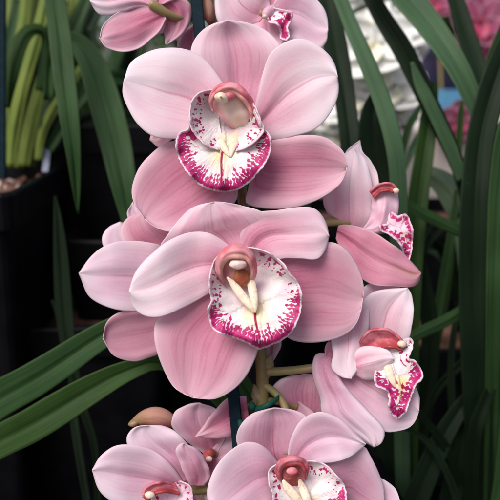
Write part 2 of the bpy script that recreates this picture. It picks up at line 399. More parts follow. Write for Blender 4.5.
def sweep(name, pts, mat, parent=None, seg=20, n=24, conc=0.0, flat=1.0, cap=True, subs=0, aim=None):
    """tube through pts (px,py,depth,radius px at that depth); conc hollows the side that faces the viewer"""
    pt = []
    for p in pts: pt.append(Vector((p[0], p[1], p[2]*1000, p[3])))
    cr = crom([tuple(p) for p in pt], n)
    C = [P(c[0], c[1], c[2]/1000) for c in cr]; rad = [max(.02, c[3])*K*(c[2]/1000)/500 for c in cr]
    V = []; UV = []; F = []
    for j in range(n):
        t = (C[min(n-1, j+1)]-C[max(0, j-1)]).normalized()
        toc = (aim if aim is not None else -FW); nrm = (toc - t*toc.dot(t))
        if nrm.length < .12: nrm = (UP*-1 - t*(-UP).dot(t))
        nrm.normalize(); sidev = t.cross(nrm)
        for i in range(seg):
            a = 2*math.pi*i/seg            # a = pi faces the viewer (u=.5)
            ca = -math.cos(a); sa = math.sin(a)
            r = rad[j]; ang = abs(a-math.pi)
            r *= 1-conc*math.exp(-(ang/.7)**2)*math.sin(math.pi*min(1, j/(n-1)+.15))
            V.append(C[j]+nrm*(ca*r*flat)+sidev*(sa*r)); UV.append((i/seg, j/(n-1)))
    for j in range(n-1):
        for i in range(seg):
            a = j*seg+i; b = j*seg+(i+1) % seg; F.append((a, b, b+seg, a+seg))
    if cap:
        F.append(tuple(range(seg-1, -1, -1))); F.append(tuple((n-1)*seg+i for i in range(seg)))
    return mesh(name, V, F, M[mat] if isinstance(mat, str) else mat, parent, UV, subs=subs)

def blob(name, px, py, d, rx, ry, rz, mat, parent, rot=0.0, pinch=0.0, label=None, seed=0):
    """rounded lump: radii rx, ry in px, rz in mm"""
    s = K*d/500; V = []; UV = []; F = []; nu, nv = 20, 14
    for j in range(nv+1):
        th = math.pi*j/nv
        for i in range(nu):
            ph = 2*math.pi*i/nu
            x = math.sin(th)*math.cos(ph); y = math.cos(th); z = math.sin(th)*math.sin(ph)
            k = 1-pinch*max(0, y)
            nz = 1+.10*mnoise.noise(Vector((x*1.7+seed, y*1.7, z*1.7+px)))
            X = x*rx*k*nz; Y = y*ry*nz; Z = z*rz*mm*k*nz
            Xr = X*math.cos(rot)-Y*math.sin(rot); Yr = X*math.sin(rot)+Y*math.cos(rot)
            V.append(P(px, py, d)+RT*(Xr*s)+UP*(Yr*s)-FW*Z); UV.append((i/nu, j/nv))
    for j in range(nv):
        for i in range(nu):
            a = j*nu+i; b = j*nu+(i+1) % nu; F.append((a, b, b+nu, a+nu))
    o = mesh(name, V, F, M[mat], parent, UV)
    if label: o['label'] = label
    return o

# ================================================================== the pink orchid
pot_z = -.25
BENCH = CZ-.40
main = root('orchid_plant', 'large pink cymbidium orchid in front, its tall spike crowded with open blooms', 'orchid', (.012, .33, CZ-.26))
st = sweep('stem', [(262, 560, .305, 7), (261, 470, .309, 6.6), (262, 410, .312, 6.4), (262, 372, .313, 6.2), (258, 330, .314, 5.8), (250, 260, .316, 5.5), (240, 180, .319, 5.2), (226, 90, .322, 4.8), (210, 10, .326, 4.4), (203, -50, .33, 4)], 'stem', main, n=60)
blob('bud', 208, 8, .3215, 6.5, 16, 4.5, 'bud', main, .1, .3, label='reddish closed bud on the stem at the top edge')

def flower(label, pts):
    """the pedicel and ovary of a bloom; its petals, lip and column hang on it"""
    o = sweep('flower', pts, 'pedicel', main, n=26)
    o['label'] = label
    return o

def hood(par, L, Rr, d, mat, cup=(-1, -3.5, -2.5), thick=1.6, tilt=0):
    return petal(par, L, Rr, d, cup, mat, 'column', groove=0, curl=-.6, wave=.5, thick=thick, nu=25, nv=28, tilt=tilt)
def arch(par, L, Rr, d, mat='hoodm'):
    return petal(par, L, Rr, d, (.5, 1.3, .5), mat, 'hood', groove=-.2, curl=.2, wave=.9, thick=.9, nu=17, nv=36)
# ---------- A: uppermost full bloom
A = flower('full face bloom uppermost at the centre, hooded back sepal above and heavily speckled crimson lip', [(240, 182, .319, 3.5), (243, 165, .317, 3.6), (244, 146, .312, 4.2), (243, 130, .3085, 5.5)])
petal(A, [(236, 132), (216, 108), (198, 84), (190, 62), (192, 45), (201, 32), (213, 24), (228, 20)],
      [(250, 132), (262, 105), (274, 80), (281, 60), (280, 46), (270, 34), (254, 25), (228, 20)], (.3085, .3075, .3045, .2985), (-1, -2, 3.5), 'mid', 'sepal', groove=.9, ridge=1.1, curl=0, tilt=0)
petal(A, [(240, 118), (228, 92), (214, 70), (200, 56), (184, 49), (164, 48), (146, 53), (131, 63), (124, 81)],
      [(236, 134), (222, 134), (200, 137), (175, 139), (153, 136), (137, 123), (128, 107), (123, 93), (124, 81)], (.3070, .302, .298, .2965), (0, -1.5, 2.0), 'pale', 'petal', groove=.7, curl=1.0, tilt=-3)
petal(A, [(252, 120), (257, 98), (262, 76), (269, 56), (280, 45), (296, 39), (312, 42), (327, 53), (335, 65), (337.5, 77)],
      [(254, 136), (268, 139), (285, 138), (303, 134), (318, 127), (328, 116), (335, 104), (338.5, 91), (337.5, 77)], (.3065, .302, .2975, .2955), (-1, -2.5, 1.5), 'pale', 'petal', groove=1.0, curl=1.0, tilt=2)
petal(A, [(250, 142), (266, 141), (285, 138), (305, 135), (324, 137), (338, 146), (345.5, 156), (347, 167)],
      [(248, 150), (251, 170), (249, 188), (246, 203), (262, 208.5), (290, 208), (316, 201), (335, 189), (344, 178), (347, 167)], (.308, .305, .303, .3005), (0, -3, -2.0), 'deep', 'sepal', groove=.3, ridge=1.0, curl=1.8, tilt=4)
petal(A, [(234, 140), (206, 135), (180, 139), (158, 148), (141, 165), (132, 186), (134, 203), (145, 219)],
      [(240, 152), (236, 176), (236, 200), (215, 219), (191, 229), (172, 232), (157, 228), (145, 219)], (.3082, .3055, .3035, .301), (0, -3, -2.5), 'deep', 'sepal', groove=.3, ridge=1.0, curl=1.8, tilt=-2)
lip(A, [(232, 92), (212, 90), (199, 93), (192, 101), (190, 112), (190, 124), (187, 130), (180, 132), (176, 140), (177, 154), (184, 168), (195, 181), (209, 189), (224, 192)],
    [(234, 92), (241, 92), (247, 94), (253, 104), (258, 117), (263, 128), (270, 135), (272, 146), (268, 159), (260, 171), (248, 183), (236, 190), (224, 192)],
    (.3065, .3065, .3045, .2975, .2920, .2895, .2935), (.297, .292, .289, .290, .2905, .2925, .2945), side_end=.44, ruff=1.7)
lip(A, [(216, 91), (201, 92), (192.5, 100), (189.5, 112), (190, 125), (197, 137), (207, 146), (219, 150)], [(220, 96), (219, 112), (220, 126), (222, 138), (219, 150)],
    (.3055, .304, .2985, .2945), (.2955, .2885, .2885, .2925), side_end=1.2, ruff=.8, only_left=True, n=56, name='lip_side_lobe')
lip(A, [(240, 91), (248, 95), (254.5, 105), (260, 118), (264, 130), (256, 141), (246, 148), (236, 151)], [(240, 96), (240, 112), (239, 126), (237, 138), (236, 151)],
    (.3055, .304, .2985, .2945), (.2955, .2885, .2885, .2925), side_end=1.2, ruff=.8, only_left=True, n=56, name='lip_side_lobe')
hood(A, [(236, 129), (225, 121), (217, 112), (212.5, 103), (214, 94), (221, 87.5), (230, 86)], [(251, 128), (253, 116), (250, 104), (244, 94), (237, 88.5), (230, 86)], (.3015, .2945, .291, .289), 'col_a', (1, 3.5, 3.0), thick=2.2)
arch(A, [(213, 112), (209.5, 102), (211.5, 92), (220, 85), (232, 83), (244, 89), (252, 100), (255.5, 114), (253, 124)], [(213.5, 112), (212, 103), (216, 97), (223, 92.5), (232, 92), (240, 98), (247, 106), (251, 115), (253, 124.5)], (.293, .2885, .2862, .2872, .291, .297))
cp = blob('anther_cap', 221.5, 97.5, .2862, 7.2, 5.6, 2.8, 'cream', A, -.35, .3)
blob('anther_lobe', 229, 96, .2885, 7.5, 5.5, 2.2, 'hoodm', A, .4)
blob('beak', 220.8, 97, .2829, 1.3, 1.1, .5, 'beak', A)
def keel(par, pts): sweep('keel', [(a, b, d_+.0014, r_*1.1) for a, b, d_, r_ in pts], 'keel', par, seg=16, n=24, flat=.55)
keel(A, [(224, 127, .3005, 1.5), (220, 134, .2995, 4.0), (221, 143, .2955, 4.2), (226, 151, .2925, 2.6), (230, 157, .291, .6)])
keel(A, [(243, 125, .3005, 1.5), (240, 131, .2995, 4.4), (235, 141, .2955, 4.2), (232, 150, .2925, 2.6), (231, 157, .291, .6)])

for (bx, by, bd, sx, rl) in ((262, 376, .3118, 9, 22), (258, 336, .3125, -7, 18), (262, 404, .3105, -8, 20)):
    petal(main, [(bx-sx*.6, by+3), (bx-sx*.2, by-rl*.5), (bx+sx, by-rl)], [(bx+sx*.7, by+3), (bx+sx*1.3, by-rl*.4), (bx+sx, by-rl)], (bd, bd-.001, bd), (1.5, 2, 1), 'bract', 'bract', groove=0, curl=0, nu=9, nv=14)
# ---------- B: central bloom
B = flower('full face bloom in the middle, broad speckled lip hanging over the stem', [(254, 300, .3145, 3.5), (250, 292, .309, 3.8), (245, 280, .301, 4.6), (243, 268, .2965, 5.5)])
petal(B, [(236, 268), (214, 262), (190, 254), (171, 248), (160, 246), (166, 237), (176, 224), (188, 211), (200, 205), (214, 202)],
      [(250, 266), (262, 247), (270, 230), (268, 218), (260, 211), (244, 206), (228, 203), (214, 202)], (.297, .294, .2885, .288), (-1, -1, 1), 'mid', 'sepal', groove=.6, curl=0, ridge=.8, wave=1.2)
petal(B, [(242, 262), (230, 246), (212, 234), (192, 232), (170, 240), (150, 255), (135, 273), (129, 291)],
      [(240, 274), (216, 289), (196, 301), (175, 312), (158, 317.5), (143, 315), (133, 306), (129, 291)], (.2955, .289, .284, .2835), (0, -1.5, 2.5), 'pale', 'petal', groove=.7, curl=1.0, tilt=1.5)
petal(B, [(240, 260), (238, 240), (243, 222), (256, 212.5), (278, 210), (302, 207), (316, 210), (325, 221), (329, 236)],
      [(252, 268), (270, 262), (286, 258.5), (302, 258.5), (317, 259), (325, 250), (329, 236)], (.2955, .2905, .2865, .2868), (-1, -1.5, 2.5), 'mid', 'petal', groove=.8, curl=.8, tilt=-2)
petal(B, [(256, 268), (272, 262), (290, 255), (310, 246), (330, 242), (344, 248), (356, 263), (362.5, 282), (363, 298)],
      [(256, 280), (268, 305), (277, 326), (290, 339), (312, 342.5), (335, 339), (351, 330), (360, 316), (363, 298)], (.2965, .2945, .294, .2955), (0, -3, -1.5), 'deep', 'sepal', groove=.3, curl=1.6, ridge=.9, tilt=3)
petal(B, [(236, 276), (210, 288), (182, 301), (160, 316), (154, 330), (157, 350), (165, 372), (176, 389), (193, 398)],
      [(246, 282), (256, 306), (260, 330), (257, 352), (248, 373), (234, 389), (214, 399), (193, 398)], (.297, .2935, .291, .290), (0, -2.5, -2.0), 'deep', 'sepal', groove=.35, curl=1.8, ridge=1.0, tilt=-2)
lip(B, [(236, 246), (224, 250), (215, 260), (210, 274), (209, 289), (211, 300), (208, 309), (210, 324), (218, 333), (235, 338), (249, 344), (259, 349)],
    [(246, 247), (258, 249), (271, 254), (283, 263), (290, 274), (298, 282), (302, 296), (301, 312), (295, 327), (284, 339), (271, 345), (259, 349)],
    (.296, .2965, .2945, .287, .2795, .2765, .281), (.2860, .2800, .2768, .2772, .2785, .2805, .283), side_end=.50, p=2.4, ruff=1.7)
hood(B, [(236, 286), (225, 279), (219, 268), (220, 257), (226, 250), (237, 248)], [(248, 286), (253, 278), (254, 266), (252, 256), (246, 250), (237, 248)], (.289, .284, .2785, .276), 'col_b', (1, 3, 2.0), thick=2.2)
arch(B, [(224, 284), (218, 276), (216, 262), (221, 251), (230, 245.5), (241, 245), (251, 251), (256, 263), (255, 276), (249, 284)], [(224.5, 284.5), (222, 275), (223, 266), (226.5, 260.5), (232, 258), (241, 258.5), (246, 260), (250, 266), (251.5, 275), (249, 284.5)], (.2855, .280, .2755, .2735, .2755, .280, .2855))
blob('stigma', 241.5, 277, .2818, 8, 7.5, .9, 'cavity', B)
blob('anther_cap', 238, 264, .2762, 9, 5.2, 2.0, 'capp', B, .05, .1)
keel(B, [(227, 277, .2805, .8), (234, 285, .281, 3.4), (243, 297, .280, 4.2), (251, 307, .2785, 2.6), (254, 313, .2785, .6)])
keel(B, [(251, 270, .2835, 1.0), (251, 280, .2825, 3.6), (253, 293, .2805, 4.0), (255, 305, .2785, 2.6), (255, 313, .2785, .6)])

# ---------- C: right-hand bloom in profile
Cc = flower('profile bloom on the right, upper of the two facing right, with a pointed deep pink lower sepal', [(248, 236, .3168, 3.3), (280, 230, .3175, 3.3), (315, 224, .3195, 3.6), (338, 222, .3215, 4.5), (352, 222, .322, 5.5)])
petal(Cc, [(345, 225), (340, 200), (340, 172), (346, 152), (360, 140.5)], [(366, 222), (377, 200), (378.5, 178), (371, 161), (363, 152), (360, 140.5)], (.322, .3225, .323, .322), (-1, -2, 0), 'pale', 'sepal', groove=.5, curl=0)
petal(Cc, [(344, 222), (327, 212), (323, 195), (328, 175), (340, 158), (353, 148)], [(352, 232), (365, 230), (373, 219), (374.5, 203), (372, 184), (365, 160), (353, 148)], (.3205, .317, .3155, .317), (1, 2, 1), 'pale', 'petal', groove=.4, curl=1)
petal(Cc, [(371, 189), (371.5, 205), (369, 219), (362, 230)], [(397, 190), (399, 205), (397, 217), (391, 231), (376, 234), (362, 230)], (.3166, .3148, .3155), (1, 2.5, 1), 'tube', 'lip_side_lobe', groove=-.5, curl=.5)
lip(Cc, [(379, 220), (380, 230), (390, 235.5), (399, 243), (403, 254), (409, 264)], [(392, 212), (398, 216), (403, 214), (407, 215), (412, 226), (413, 242), (409, 264)], (.3150, .3140, .3130, .3125, .3145), (.3155, .3120, .3105, .3115, .3145), mat='lip_light', side_end=.0, ruff=1.8, n=56)
hood(Cc, [(370, 192), (377, 185.5), (386, 183), (393, 184.5), (398, 190)], [(374, 198), (381, 192), (388, 190.5), (394, 192), (398, 190)], (.3158, .3148, .3140), 'hoodr', (-1, -2, -1), 1.0)
blob('anther_cap', 396, 191, .3135, 3.4, 3.0, 1.4, 'cream', Cc)
petal(Cc, [(338, 226), (345, 225), (362, 228), (378, 235), (397, 248), (412, 262), (421, 273)],
      [(336, 238), (344, 256), (356, 274), (372, 284), (392, 286), (410, 287), (418, 282), (421, 273)], (.3195, .314, .3095, .3075), (0, -1.5, 2.5), 'rose', 'sepal', groove=.9, curl=1.0, tilt=-3, ridge=.6)

# ---------- D: lower right bloom
D = flower('three quarter bloom at lower right, yellow throated lip pointing right', [(266, 372, .3125, 4.6), (285, 371, .3125, 4.2), (305, 369, .3125, 4.2), (325, 366, .312, 4.8), (342, 361, .3105, 6)])
petal(D, [(350, 350), (356, 325), (362, 303), (372, 293), (388, 289), (407, 288)], [(392, 352), (407, 340), (412, 325), (413.5, 308), (412, 296), (407, 288)], (.3105, .3085, .3085, .3085), (0, -2, 1), 'pale', 'sepal', groove=.5, curl=.8)
petal(D, [(352, 340), (352, 318), (358, 296), (368, 284), (386, 279)], [(378, 330), (392, 312), (398, 300), (400, 288), (386, 279)], (.314, .3145, .314, .3135), (0, -1, 0), 'pale', 'petal', groove=.3, curl=.5)
petal(D, [(346, 300), (333, 318), (331, 336), (333, 352), (332, 368), (342, 377), (351, 378.5)], [(366, 298), (369, 315), (368, 330), (364, 346), (360, 366), (351, 378.5)], (.3075, .3035, .300, .2995), (0, 2, 1), 'pale', 'petal', groove=.3, curl=.8, tilt=2)
petal(D, [(336, 355), (334, 345), (328, 342), (325, 350), (326, 362)], [(340, 372), (336, 378), (331, 377), (327, 371), (326, 362)], (.308, .307, .306), (0, -1, 0), 'deep', 'petal', groove=0, curl=.5)
petal(D, [(346, 362), (368, 361), (392, 366), (410, 378), (419, 396), (419, 411)], [(336, 372), (346, 395), (364, 418), (384, 431), (403, 430), (414, 423), (419, 411)], (.309, .3055, .303, .3015), (-1, -3.5, 1.5), 'lav', 'sepal', groove=.5, curl=1.2, ridge=1.0)
petal(D, [(330, 354), (317, 354), (312.5, 364), (314, 380), (320, 398), (322, 413), (336, 427), (357, 438), (374, 447)],
      [(333, 360), (337, 372), (346, 387), (360, 403), (375, 418), (384, 431), (382, 442), (374, 447)], (.306, .302, .299, .298), (0, 1, 1.5), 'lav', 'sepal', groove=-.5, curl=1.5, tilt=-6, ridge=.8)
petal(D, [(348, 366), (354, 353), (365, 346), (379, 347), (390, 352), (394, 359)], [(352, 373), (364, 379), (375, 379), (383, 373), (389, 366), (394, 359)], (.3025, .2985, .2962, .2962), (0, 2, 1), 'pale', 'lip_side_lobe', groove=-.5, curl=.8)
lip(D, [(372, 352), (376, 366), (374, 376), (376, 386), (386, 391), (389, 400), (388, 409), (397, 419)],
    [(404, 340), (411, 338), (413.5, 346), (409, 358), (416, 361), (423.5, 376), (416, 386), (410, 400), (406, 412), (397, 419)],
    (.300, .2985, .297, .296, .296, .297), (.2985, .2965, .295, .294, .2955, .297), mat='lip_yellow', side_end=.36, ruff=1.6)
hood(D, [(357, 352), (362, 338), (373, 329.5), (387, 329.5), (398, 336), (405.5, 345.5)], [(368, 360), (375, 352), (386, 347.5), (395, 348), (401, 350), (405.5, 345.5)], (.305, .3015, .2985, .2970), 'hoodr', (-1, -3, -1), 1.2)
blob('anther_cap', 402, 344, .2955, 4.8, 3.6, 1.8, 'cream', D)
keel(D, [(384, 360, .2975, 1.5), (387, 366, .2965, 3.9), (390, 374, .2955, 4.0), (393, 382, .2945, 2.5), (396, 388, .2945, .6)])

# ---------- E: bottom centre bloom
E = flower('bloom at the bottom edge, right of the stake, deep rose column over cream keels', [(264, 385, .3115, 3.6), (274, 392, .311, 3.6), (284, 405, .3095, 3.8), (288, 425, .306, 4.2), (288, 455, .2995, 5.5)])
petal(E, [(274, 478), (258, 466), (243, 454), (236, 440), (241, 424), (254, 413), (274, 408)], [(292, 474), (299, 452), (307, 434), (309, 421), (302, 413), (290, 409), (274, 408)], (.3015, .299, .2955, .2935), (-1, -1, 2), 'lavd', 'sepal', groove=.8, curl=0, ridge=1.2)
petal(E, [(282, 470), (270, 452), (256, 443), (243, 443), (226, 454), (213, 472), (207, 494), (213, 514)], [(284, 486), (274, 506), (258, 522), (236, 528), (213, 514)], (.298, .2915, .287, .2865), (0, -1.5, 2), 'lav', 'petal', groove=.6, curl=.8)
petal(E, [(288, 468), (289, 446), (296, 427), (307, 416), (322, 412), (338, 418), (352, 430), (366, 444)], [(296, 476), (314, 465), (334, 462), (350, 457), (358, 451), (366, 444)], (.298, .2935, .290, .290), (-1, -2, 1), 'lav', 'petal', groove=.9, curl=.7)
petal(E, [(300, 476), (322, 464), (345, 455), (362, 446), (370, 455), (379, 475), (384, 492), (384, 508)], [(300, 490), (318, 516), (342, 528), (366, 524), (384, 508)], (.2985, .2965, .296, .2965), (0, -2.5, 0), 'lavd', 'sepal', groove=.4, curl=1.4, ridge=.8)
petal(E, [(340, 490), (362, 478), (380, 478), (394, 488), (402, 505)], [(342, 510), (360, 525), (380, 530), (396, 522), (402, 505)], (.301, .3, .2995), (0, -1, 0), 'lav', 'sepal', groove=.3, curl=.6)
petal(E, [(276, 488), (262, 505), (246, 522), (240, 545)], [(292, 494), (296, 515), (290, 535), (262, 556), (240, 545)], (.2985, .2965, .295), (0, -2, 0), 'lavd', 'sepal', groove=.4)
lip(E, [(290, 464), (278, 464), (269, 471), (269, 484), (273, 495), (272, 506), (282, 522), (300, 532), (312, 533)],
    [(298, 463), (312, 461), (326, 465), (336, 475), (344, 484), (347, 498), (344, 512), (330, 528), (312, 533)],
    (.297, .296, .2925, .288, .285, .2845, .287), (.290, .2865, .284, .2835, .2835, .2855, .287), side_end=.5)
hood(E, [(288, 485), (281, 477), (279, 467), (284, 460), (292, 459)], [(300, 484), (305, 476), (306, 467), (301, 460), (292, 459)], (.291, .287, .284, .2815), 'col_red', (1, 2.5, 1.5), thick=2.0)
arch(E, [(284, 484), (277, 476), (276.5, 466), (283, 458.5), (293, 456), (303, 459), (308.5, 468), (306, 479)], [(284.5, 484.5), (281.5, 476), (282, 469), (287, 465.5), (293.5, 465), (300, 466), (303.5, 471), (306, 479.5)], (.2885, .284, .2805, .279, .281, .2855), 'hoodr')
blob('anther_cap', 292, 471, .2805, 6.0, 3.8, 2.0, 'hoodm', E, 0, .1)
keel(E, [(283, 480, .2835, 1.0), (287, 487, .284, 3.6), (294, 495, .2835, 4.2), (302, 505, .2835, 3.0), (308, 516, .284, .8)])
keel(E, [(299, 478, .2865, 1.0), (302, 487, .286, 3.6), (306, 497, .284, 4.0), (309, 508, .2835, 3.0), (310, 518, .284, .8)])

# ---------- F: bottom left bloom, cut by the lower edge
Ff = flower('lavender pink bloom at the bottom left corner of the spike, cut by the lower edge', [(258, 470, .3105, 3.5), (235, 480, .311, 3.6), (210, 488, .311, 4), (188, 492, .3085, 5)])
petal(Ff, [(186, 486), (172, 466), (150, 449), (120, 445), (102, 455), (92.5, 470)], [(184, 498), (162, 500), (140, 506), (116, 503), (99, 490), (92.5, 470)], (.3075, .3025, .299, .299), (0, -1.5, 1.5), 'lav', 'petal', groove=.8, curl=.8)
petal(Ff, [(182, 482), (156, 462), (132, 450), (126.5, 438), (134, 428), (148, 425.5)], [(194, 480), (196, 462), (188, 445), (176, 432), (162, 426), (148, 425.5)], (.308, .305, .303, .302), (0, -2, 1), 'lav', 'sepal', groove=.6, curl=1.6)
petal(Ff, [(190, 486), (182, 468), (176, 452), (179, 445), (184, 443)], [(204, 486), (210, 476), (206, 462), (198, 450), (184, 443)], (.3045, .300, .2985), (0, 1, 1), 'lavd', 'petal', groove=.2, curl=.8)
petal(Ff, [(180, 492), (160, 505), (150, 520), (158, 540)], [(196, 492), (204, 510), (200, 530), (180, 545), (158, 540)], (.308, .306, .304), (0, -2, 0), 'lavd', 'sepal', groove=.3)
lip(Ff, [(170, 485), (160, 486), (155, 494), (150, 503), (148, 512), (156, 524), (166, 530)], [(180, 481), (190, 486), (193, 496), (192, 508), (186, 520), (176, 530), (166, 530)],
    (.304, .303, .300, .298, .300), (.299, .2965, .295, .2965, .300), mat='lip_light', side_end=.5)
hood(Ff, [(176, 485), (164, 482), (152, 484), (144, 490), (143, 496)], [(180, 494), (168, 492), (157, 493), (149, 499), (143, 496)], (.300, .2955, .2925), 'hoodr', (-1, -2, -1), 1.2)
blob('anther_cap', 150, 495, .2915, 5.2, 3.8, 1.8, 'cream', Ff)

# ---------- G: half hidden bloom between F and E
G = flower('half hidden bloom between the two lowest ones, left of the stake', [(258, 430, .313, 3.4), (240, 438, .3185, 3.5), (224, 447, .320, 4), (213, 454, .318, 5)])
petal(G, [(206, 455), (185, 440), (172, 426), (175, 412), (187, 405), (200, 403)], [(218, 452), (226, 436), (224, 420), (216, 409), (200, 403)], (.3175, .3155, .3135, .312), (-1, -1, 1.5), 'lavd', 'sepal', groove=.9, curl=0)
petal(G, [(246, 396), (228, 398), (214, 412), (195, 437)], [(250, 424), (236, 434), (218, 438), (195, 437)], (.3115, .3085, .306), (0, -1, 1), 'deep', 'petal', groove=.5, curl=.8)
petal(G, [(210, 450), (222, 436), (236, 430), (250, 436)], [(212, 464), (226, 470), (242, 462), (250, 436)], (.3175, .316, .315), (0, -1, 0), 'lav', 'petal', groove=.3)
petal(G, [(204, 458), (198, 480), (205, 500), (216, 510)], [(214, 460), (230, 478), (230, 498), (216, 510)], (.3165, .313, .311), (0, -1, 0), 'lavd', 'sepal', groove=.3)
sweep('column', [(212, 452, .315, 4), (208, 455, .312, 5), (205, 459, .3105, 4.5), (204, 462, .310, .5)], 'col_red', G, n=14)
blob('anther_cap', 209, 459, .3085, 3.6, 3.0, 1.3, 'cream', G)

# ---------- H: bloom behind on the left
H = flower('half hidden bloom behind on the left, showing four blunt petal tips', [(246, 240, .318, 3.4), (225, 250, .322, 3.4), (200, 264, .325, 3.8), (182, 272, .326, 5)])
petal(H, [(186, 262), (165, 247), (138, 241), (112, 243), (92, 255), (79, 273)], [(186, 284), (172, 300), (152, 309), (130, 311), (108, 307), (89, 296), (79, 273)], (.3255, .320, .3155, .3145), (-1, -1.5, 2), 'lav', 'petal', groove=.6, curl=.8)
petal(H, [(180, 268), (150, 256), (128, 246), (121, 235), (124, 222), (134, 215), (143, 213)], [(200, 258), (190, 236), (174, 224), (158, 217), (143, 213)], (.3265, .323, .321, .321), (-1, -2, 1), 'deep', 'sepal', groove=.6, curl=.8)
petal(H, [(176, 268), (140, 260), (110, 252), (102, 240), (108, 228), (120, 222)], [(184, 262), (160, 250), (140, 238), (130, 226), (120, 222)], (.3275, .3265, .3255, .325), (-1, -1, 1), 'lav', 'petal', groove=.3, curl=.5)
petal(H, [(150, 235), (134, 228), (127, 214), (133, 202)], [(166, 232), (152, 222), (142, 210), (133, 202)], (.3275, .3275, .327), (-1, -1, 1), 'lav', 'sepal', groove=.3, curl=.5)
petal(H, [(186, 280), (165, 305), (142, 309), (122, 311), (107, 322), (103, 338)], [(190, 296), (180, 330), (165, 350), (148, 358), (132, 361), (113, 355), (103, 338)], (.3265, .3225, .3195, .3185), (-1, -4, -2.5), 'dusk', 'sepal', groove=.3, curl=2.5)

# ---------- I: bloom seen from behind, top left
I = flower('bloom seen from behind at the top left, green stalk curving to the stem', [(208, 16, .3255, 3.6), (192, 18, .320, 3.9), (178, 18, .314, 4.1), (166, 13, .310, 4.3), (156, 7, .308, 5.0), (150, 3, .307, 4)])
petal(I, [(158, 6), (146, -6), (124, -14), (102, -10), (90, 1)], [(156, 10), (140, 7), (124, 12), (108, 16), (97, 12), (90, 1)], (.3085, .3065, .305), (0, 2, 2), 'pale', 'petal', groove=.4)
petal(I, [(162, 10), (148, 5), (130, 7), (113, 15), (103, 26), (99.5, 38)], [(166, 18), (160, 30), (150, 40), (137, 49), (120, 51.5), (106, 47), (99.5, 38)], (.3095, .309, .308, .308), (0, 2.5, -1.5), 'deep', 'sepal', groove=-.5, curl=-1)
petal(I, [(158, 12), (155, 20), (150, 28), (146, 35)], [(166, 14), (168, 24), (162, 33), (146, 35)], (.3135, .3145, .3145), (0, 1, 0), 'pale', 'petal', groove=.2)
petal(I, [(158, 8), (160, 22), (164, 34), (166, 45)], [(178, -4), (190, 4), (191, 18), (184, 33), (166, 45)], (.3115, .3135, .314), (0, 2, -1), 'deep', 'sepal', groove=.4)
petal(I, [(152, 4), (144, -12), (155, -30), (172, -34)], [(164, 4), (180, -4), (186, -20), (172, -34)], (.309, .309, .308), (0, 2, 0), 'mid', 'petal')

# ---------- J: bloom top centre right
J = flower('pale bloom at the top edge, right of the stake, with a small magenta lip', [(212, 26, .3245, 3.4), (232, 22, .3275, 3.4), (252, 16, .327, 4), (264, 13, .3245, 5)])
petal(J, [(258, 24), (236, 32), (220, 26), (215, 8), (217, -12), (228, -26)], [(270, 8), (266, -12), (256, -24), (242, -30), (228, -26)], (.3235, .3195, .317), (-1, -2, 1), 'pale', 'petal', groove=.5)
petal(J, [(258, 18), (240, 34), (240, 52), (258, 64)], [(272, 20), (290, 34), (292, 52), (276, 66), (258, 64)], (.323, .320, .3185), (0, -2, 0), 'pale', 'sepal', groove=.6)
petal(J, [(272, 8), (284, -12), (300, -16), (316, -2), (326, 14), (328, 30)], [(272, 22), (288, 38), (304, 47), (318, 50), (326, 42), (328, 30)], (.3235, .3205, .3195), (-1, -2, 1), 'lav', 'petal', groove=.7)
petal(J, [(262, 10), (250, -10), (252, -36), (268, -50)], [(274, 8), (288, -10), (286, -38), (268, -50)], (.3245, .323, .320), (-1, -2, 1), 'mid', 'sepal')
lip(J, [(264, 12), (268, 22), (276, 24), (280, 30), (280, 38), (286, 41)], [(274, 8), (284, 10), (292, 12), (292, 20), (288, 27), (290, 36), (286, 41)], (.3195, .317, .315, .3145, .3145), (.3165, .3145, .3135, .3135, .3145), side_end=.35, ruff=1.8, n=48)
sweep('column', [(274, 9, .3205, 4), (270, 11, .3185, 5), (266, 14, .316, 4.6), (263, 17, .3148, .5)], 'tube', J, n=14)
blob('anther_cap', 265, 16.5, .3132, 2.8, 2.2, 1.2, 'cream', J)

# ---------- K: bloom behind the stem, lower centre, and small pieces
Kf = flower('mostly hidden bloom behind the stem, between the middle and lowest blooms', [(266, 400, .3125, 3.2), (280, 402, .3185, 3.6), (296, 406, .3215, 5)])
petal(Kf, [(290, 412), (276, 400), (272, 388), (284, 378), (304, 374)], [(318, 420), (330, 406), (334, 388), (324, 376), (304, 374)], (.3215, .318, .3155), (-1, -3, 2), 'mid', 'sepal', groove=.5, curl=2)
petal(Kf, [(286, 402), (274, 420), (280, 440), (296, 448)], [(300, 402), (316, 416), (314, 438), (296, 448)], (.3205, .318, .316), (-1, -2, 0), 'lav', 'petal')
Kb = flower('sliver of a bloom behind the stem under the central lip', [(258, 345, .314, 3.0), (262, 342, .3185, 3.2), (268, 342, .3205, 4)])
petal(Kb, [(258, 336), (262, 350), (270, 366)], [(276, 330), (281, 345), (270, 366)], (.3205, .3185, .317), (-1, -1, 0), 'lavd', 'sepal')
# ---------- petal tips that show between A, I and the stake
Kc = flower('petal tips of a bloom behind the stake near the top', [(220, 60, .323, 3.0), (208, 56, .327, 3.2), (200, 52, .329, 4)])
petal(Kc, [(198, 64), (184, 60), (177.5, 46), (182, 34), (194, 24)], [(206, 60), (208, 45), (203, 32), (194, 24)], (.3285, .328, .327), (-1, -2, 1), 'deep', 'petal')
petal(Kc, [(200, 60), (178, 72), (164, 92), (150, 140)], [(210, 64), (204, 90), (186, 120), (164, 147), (150, 140)], (.3285, .327, .324), (-1, -2, 1), 'deep', 'sepal')

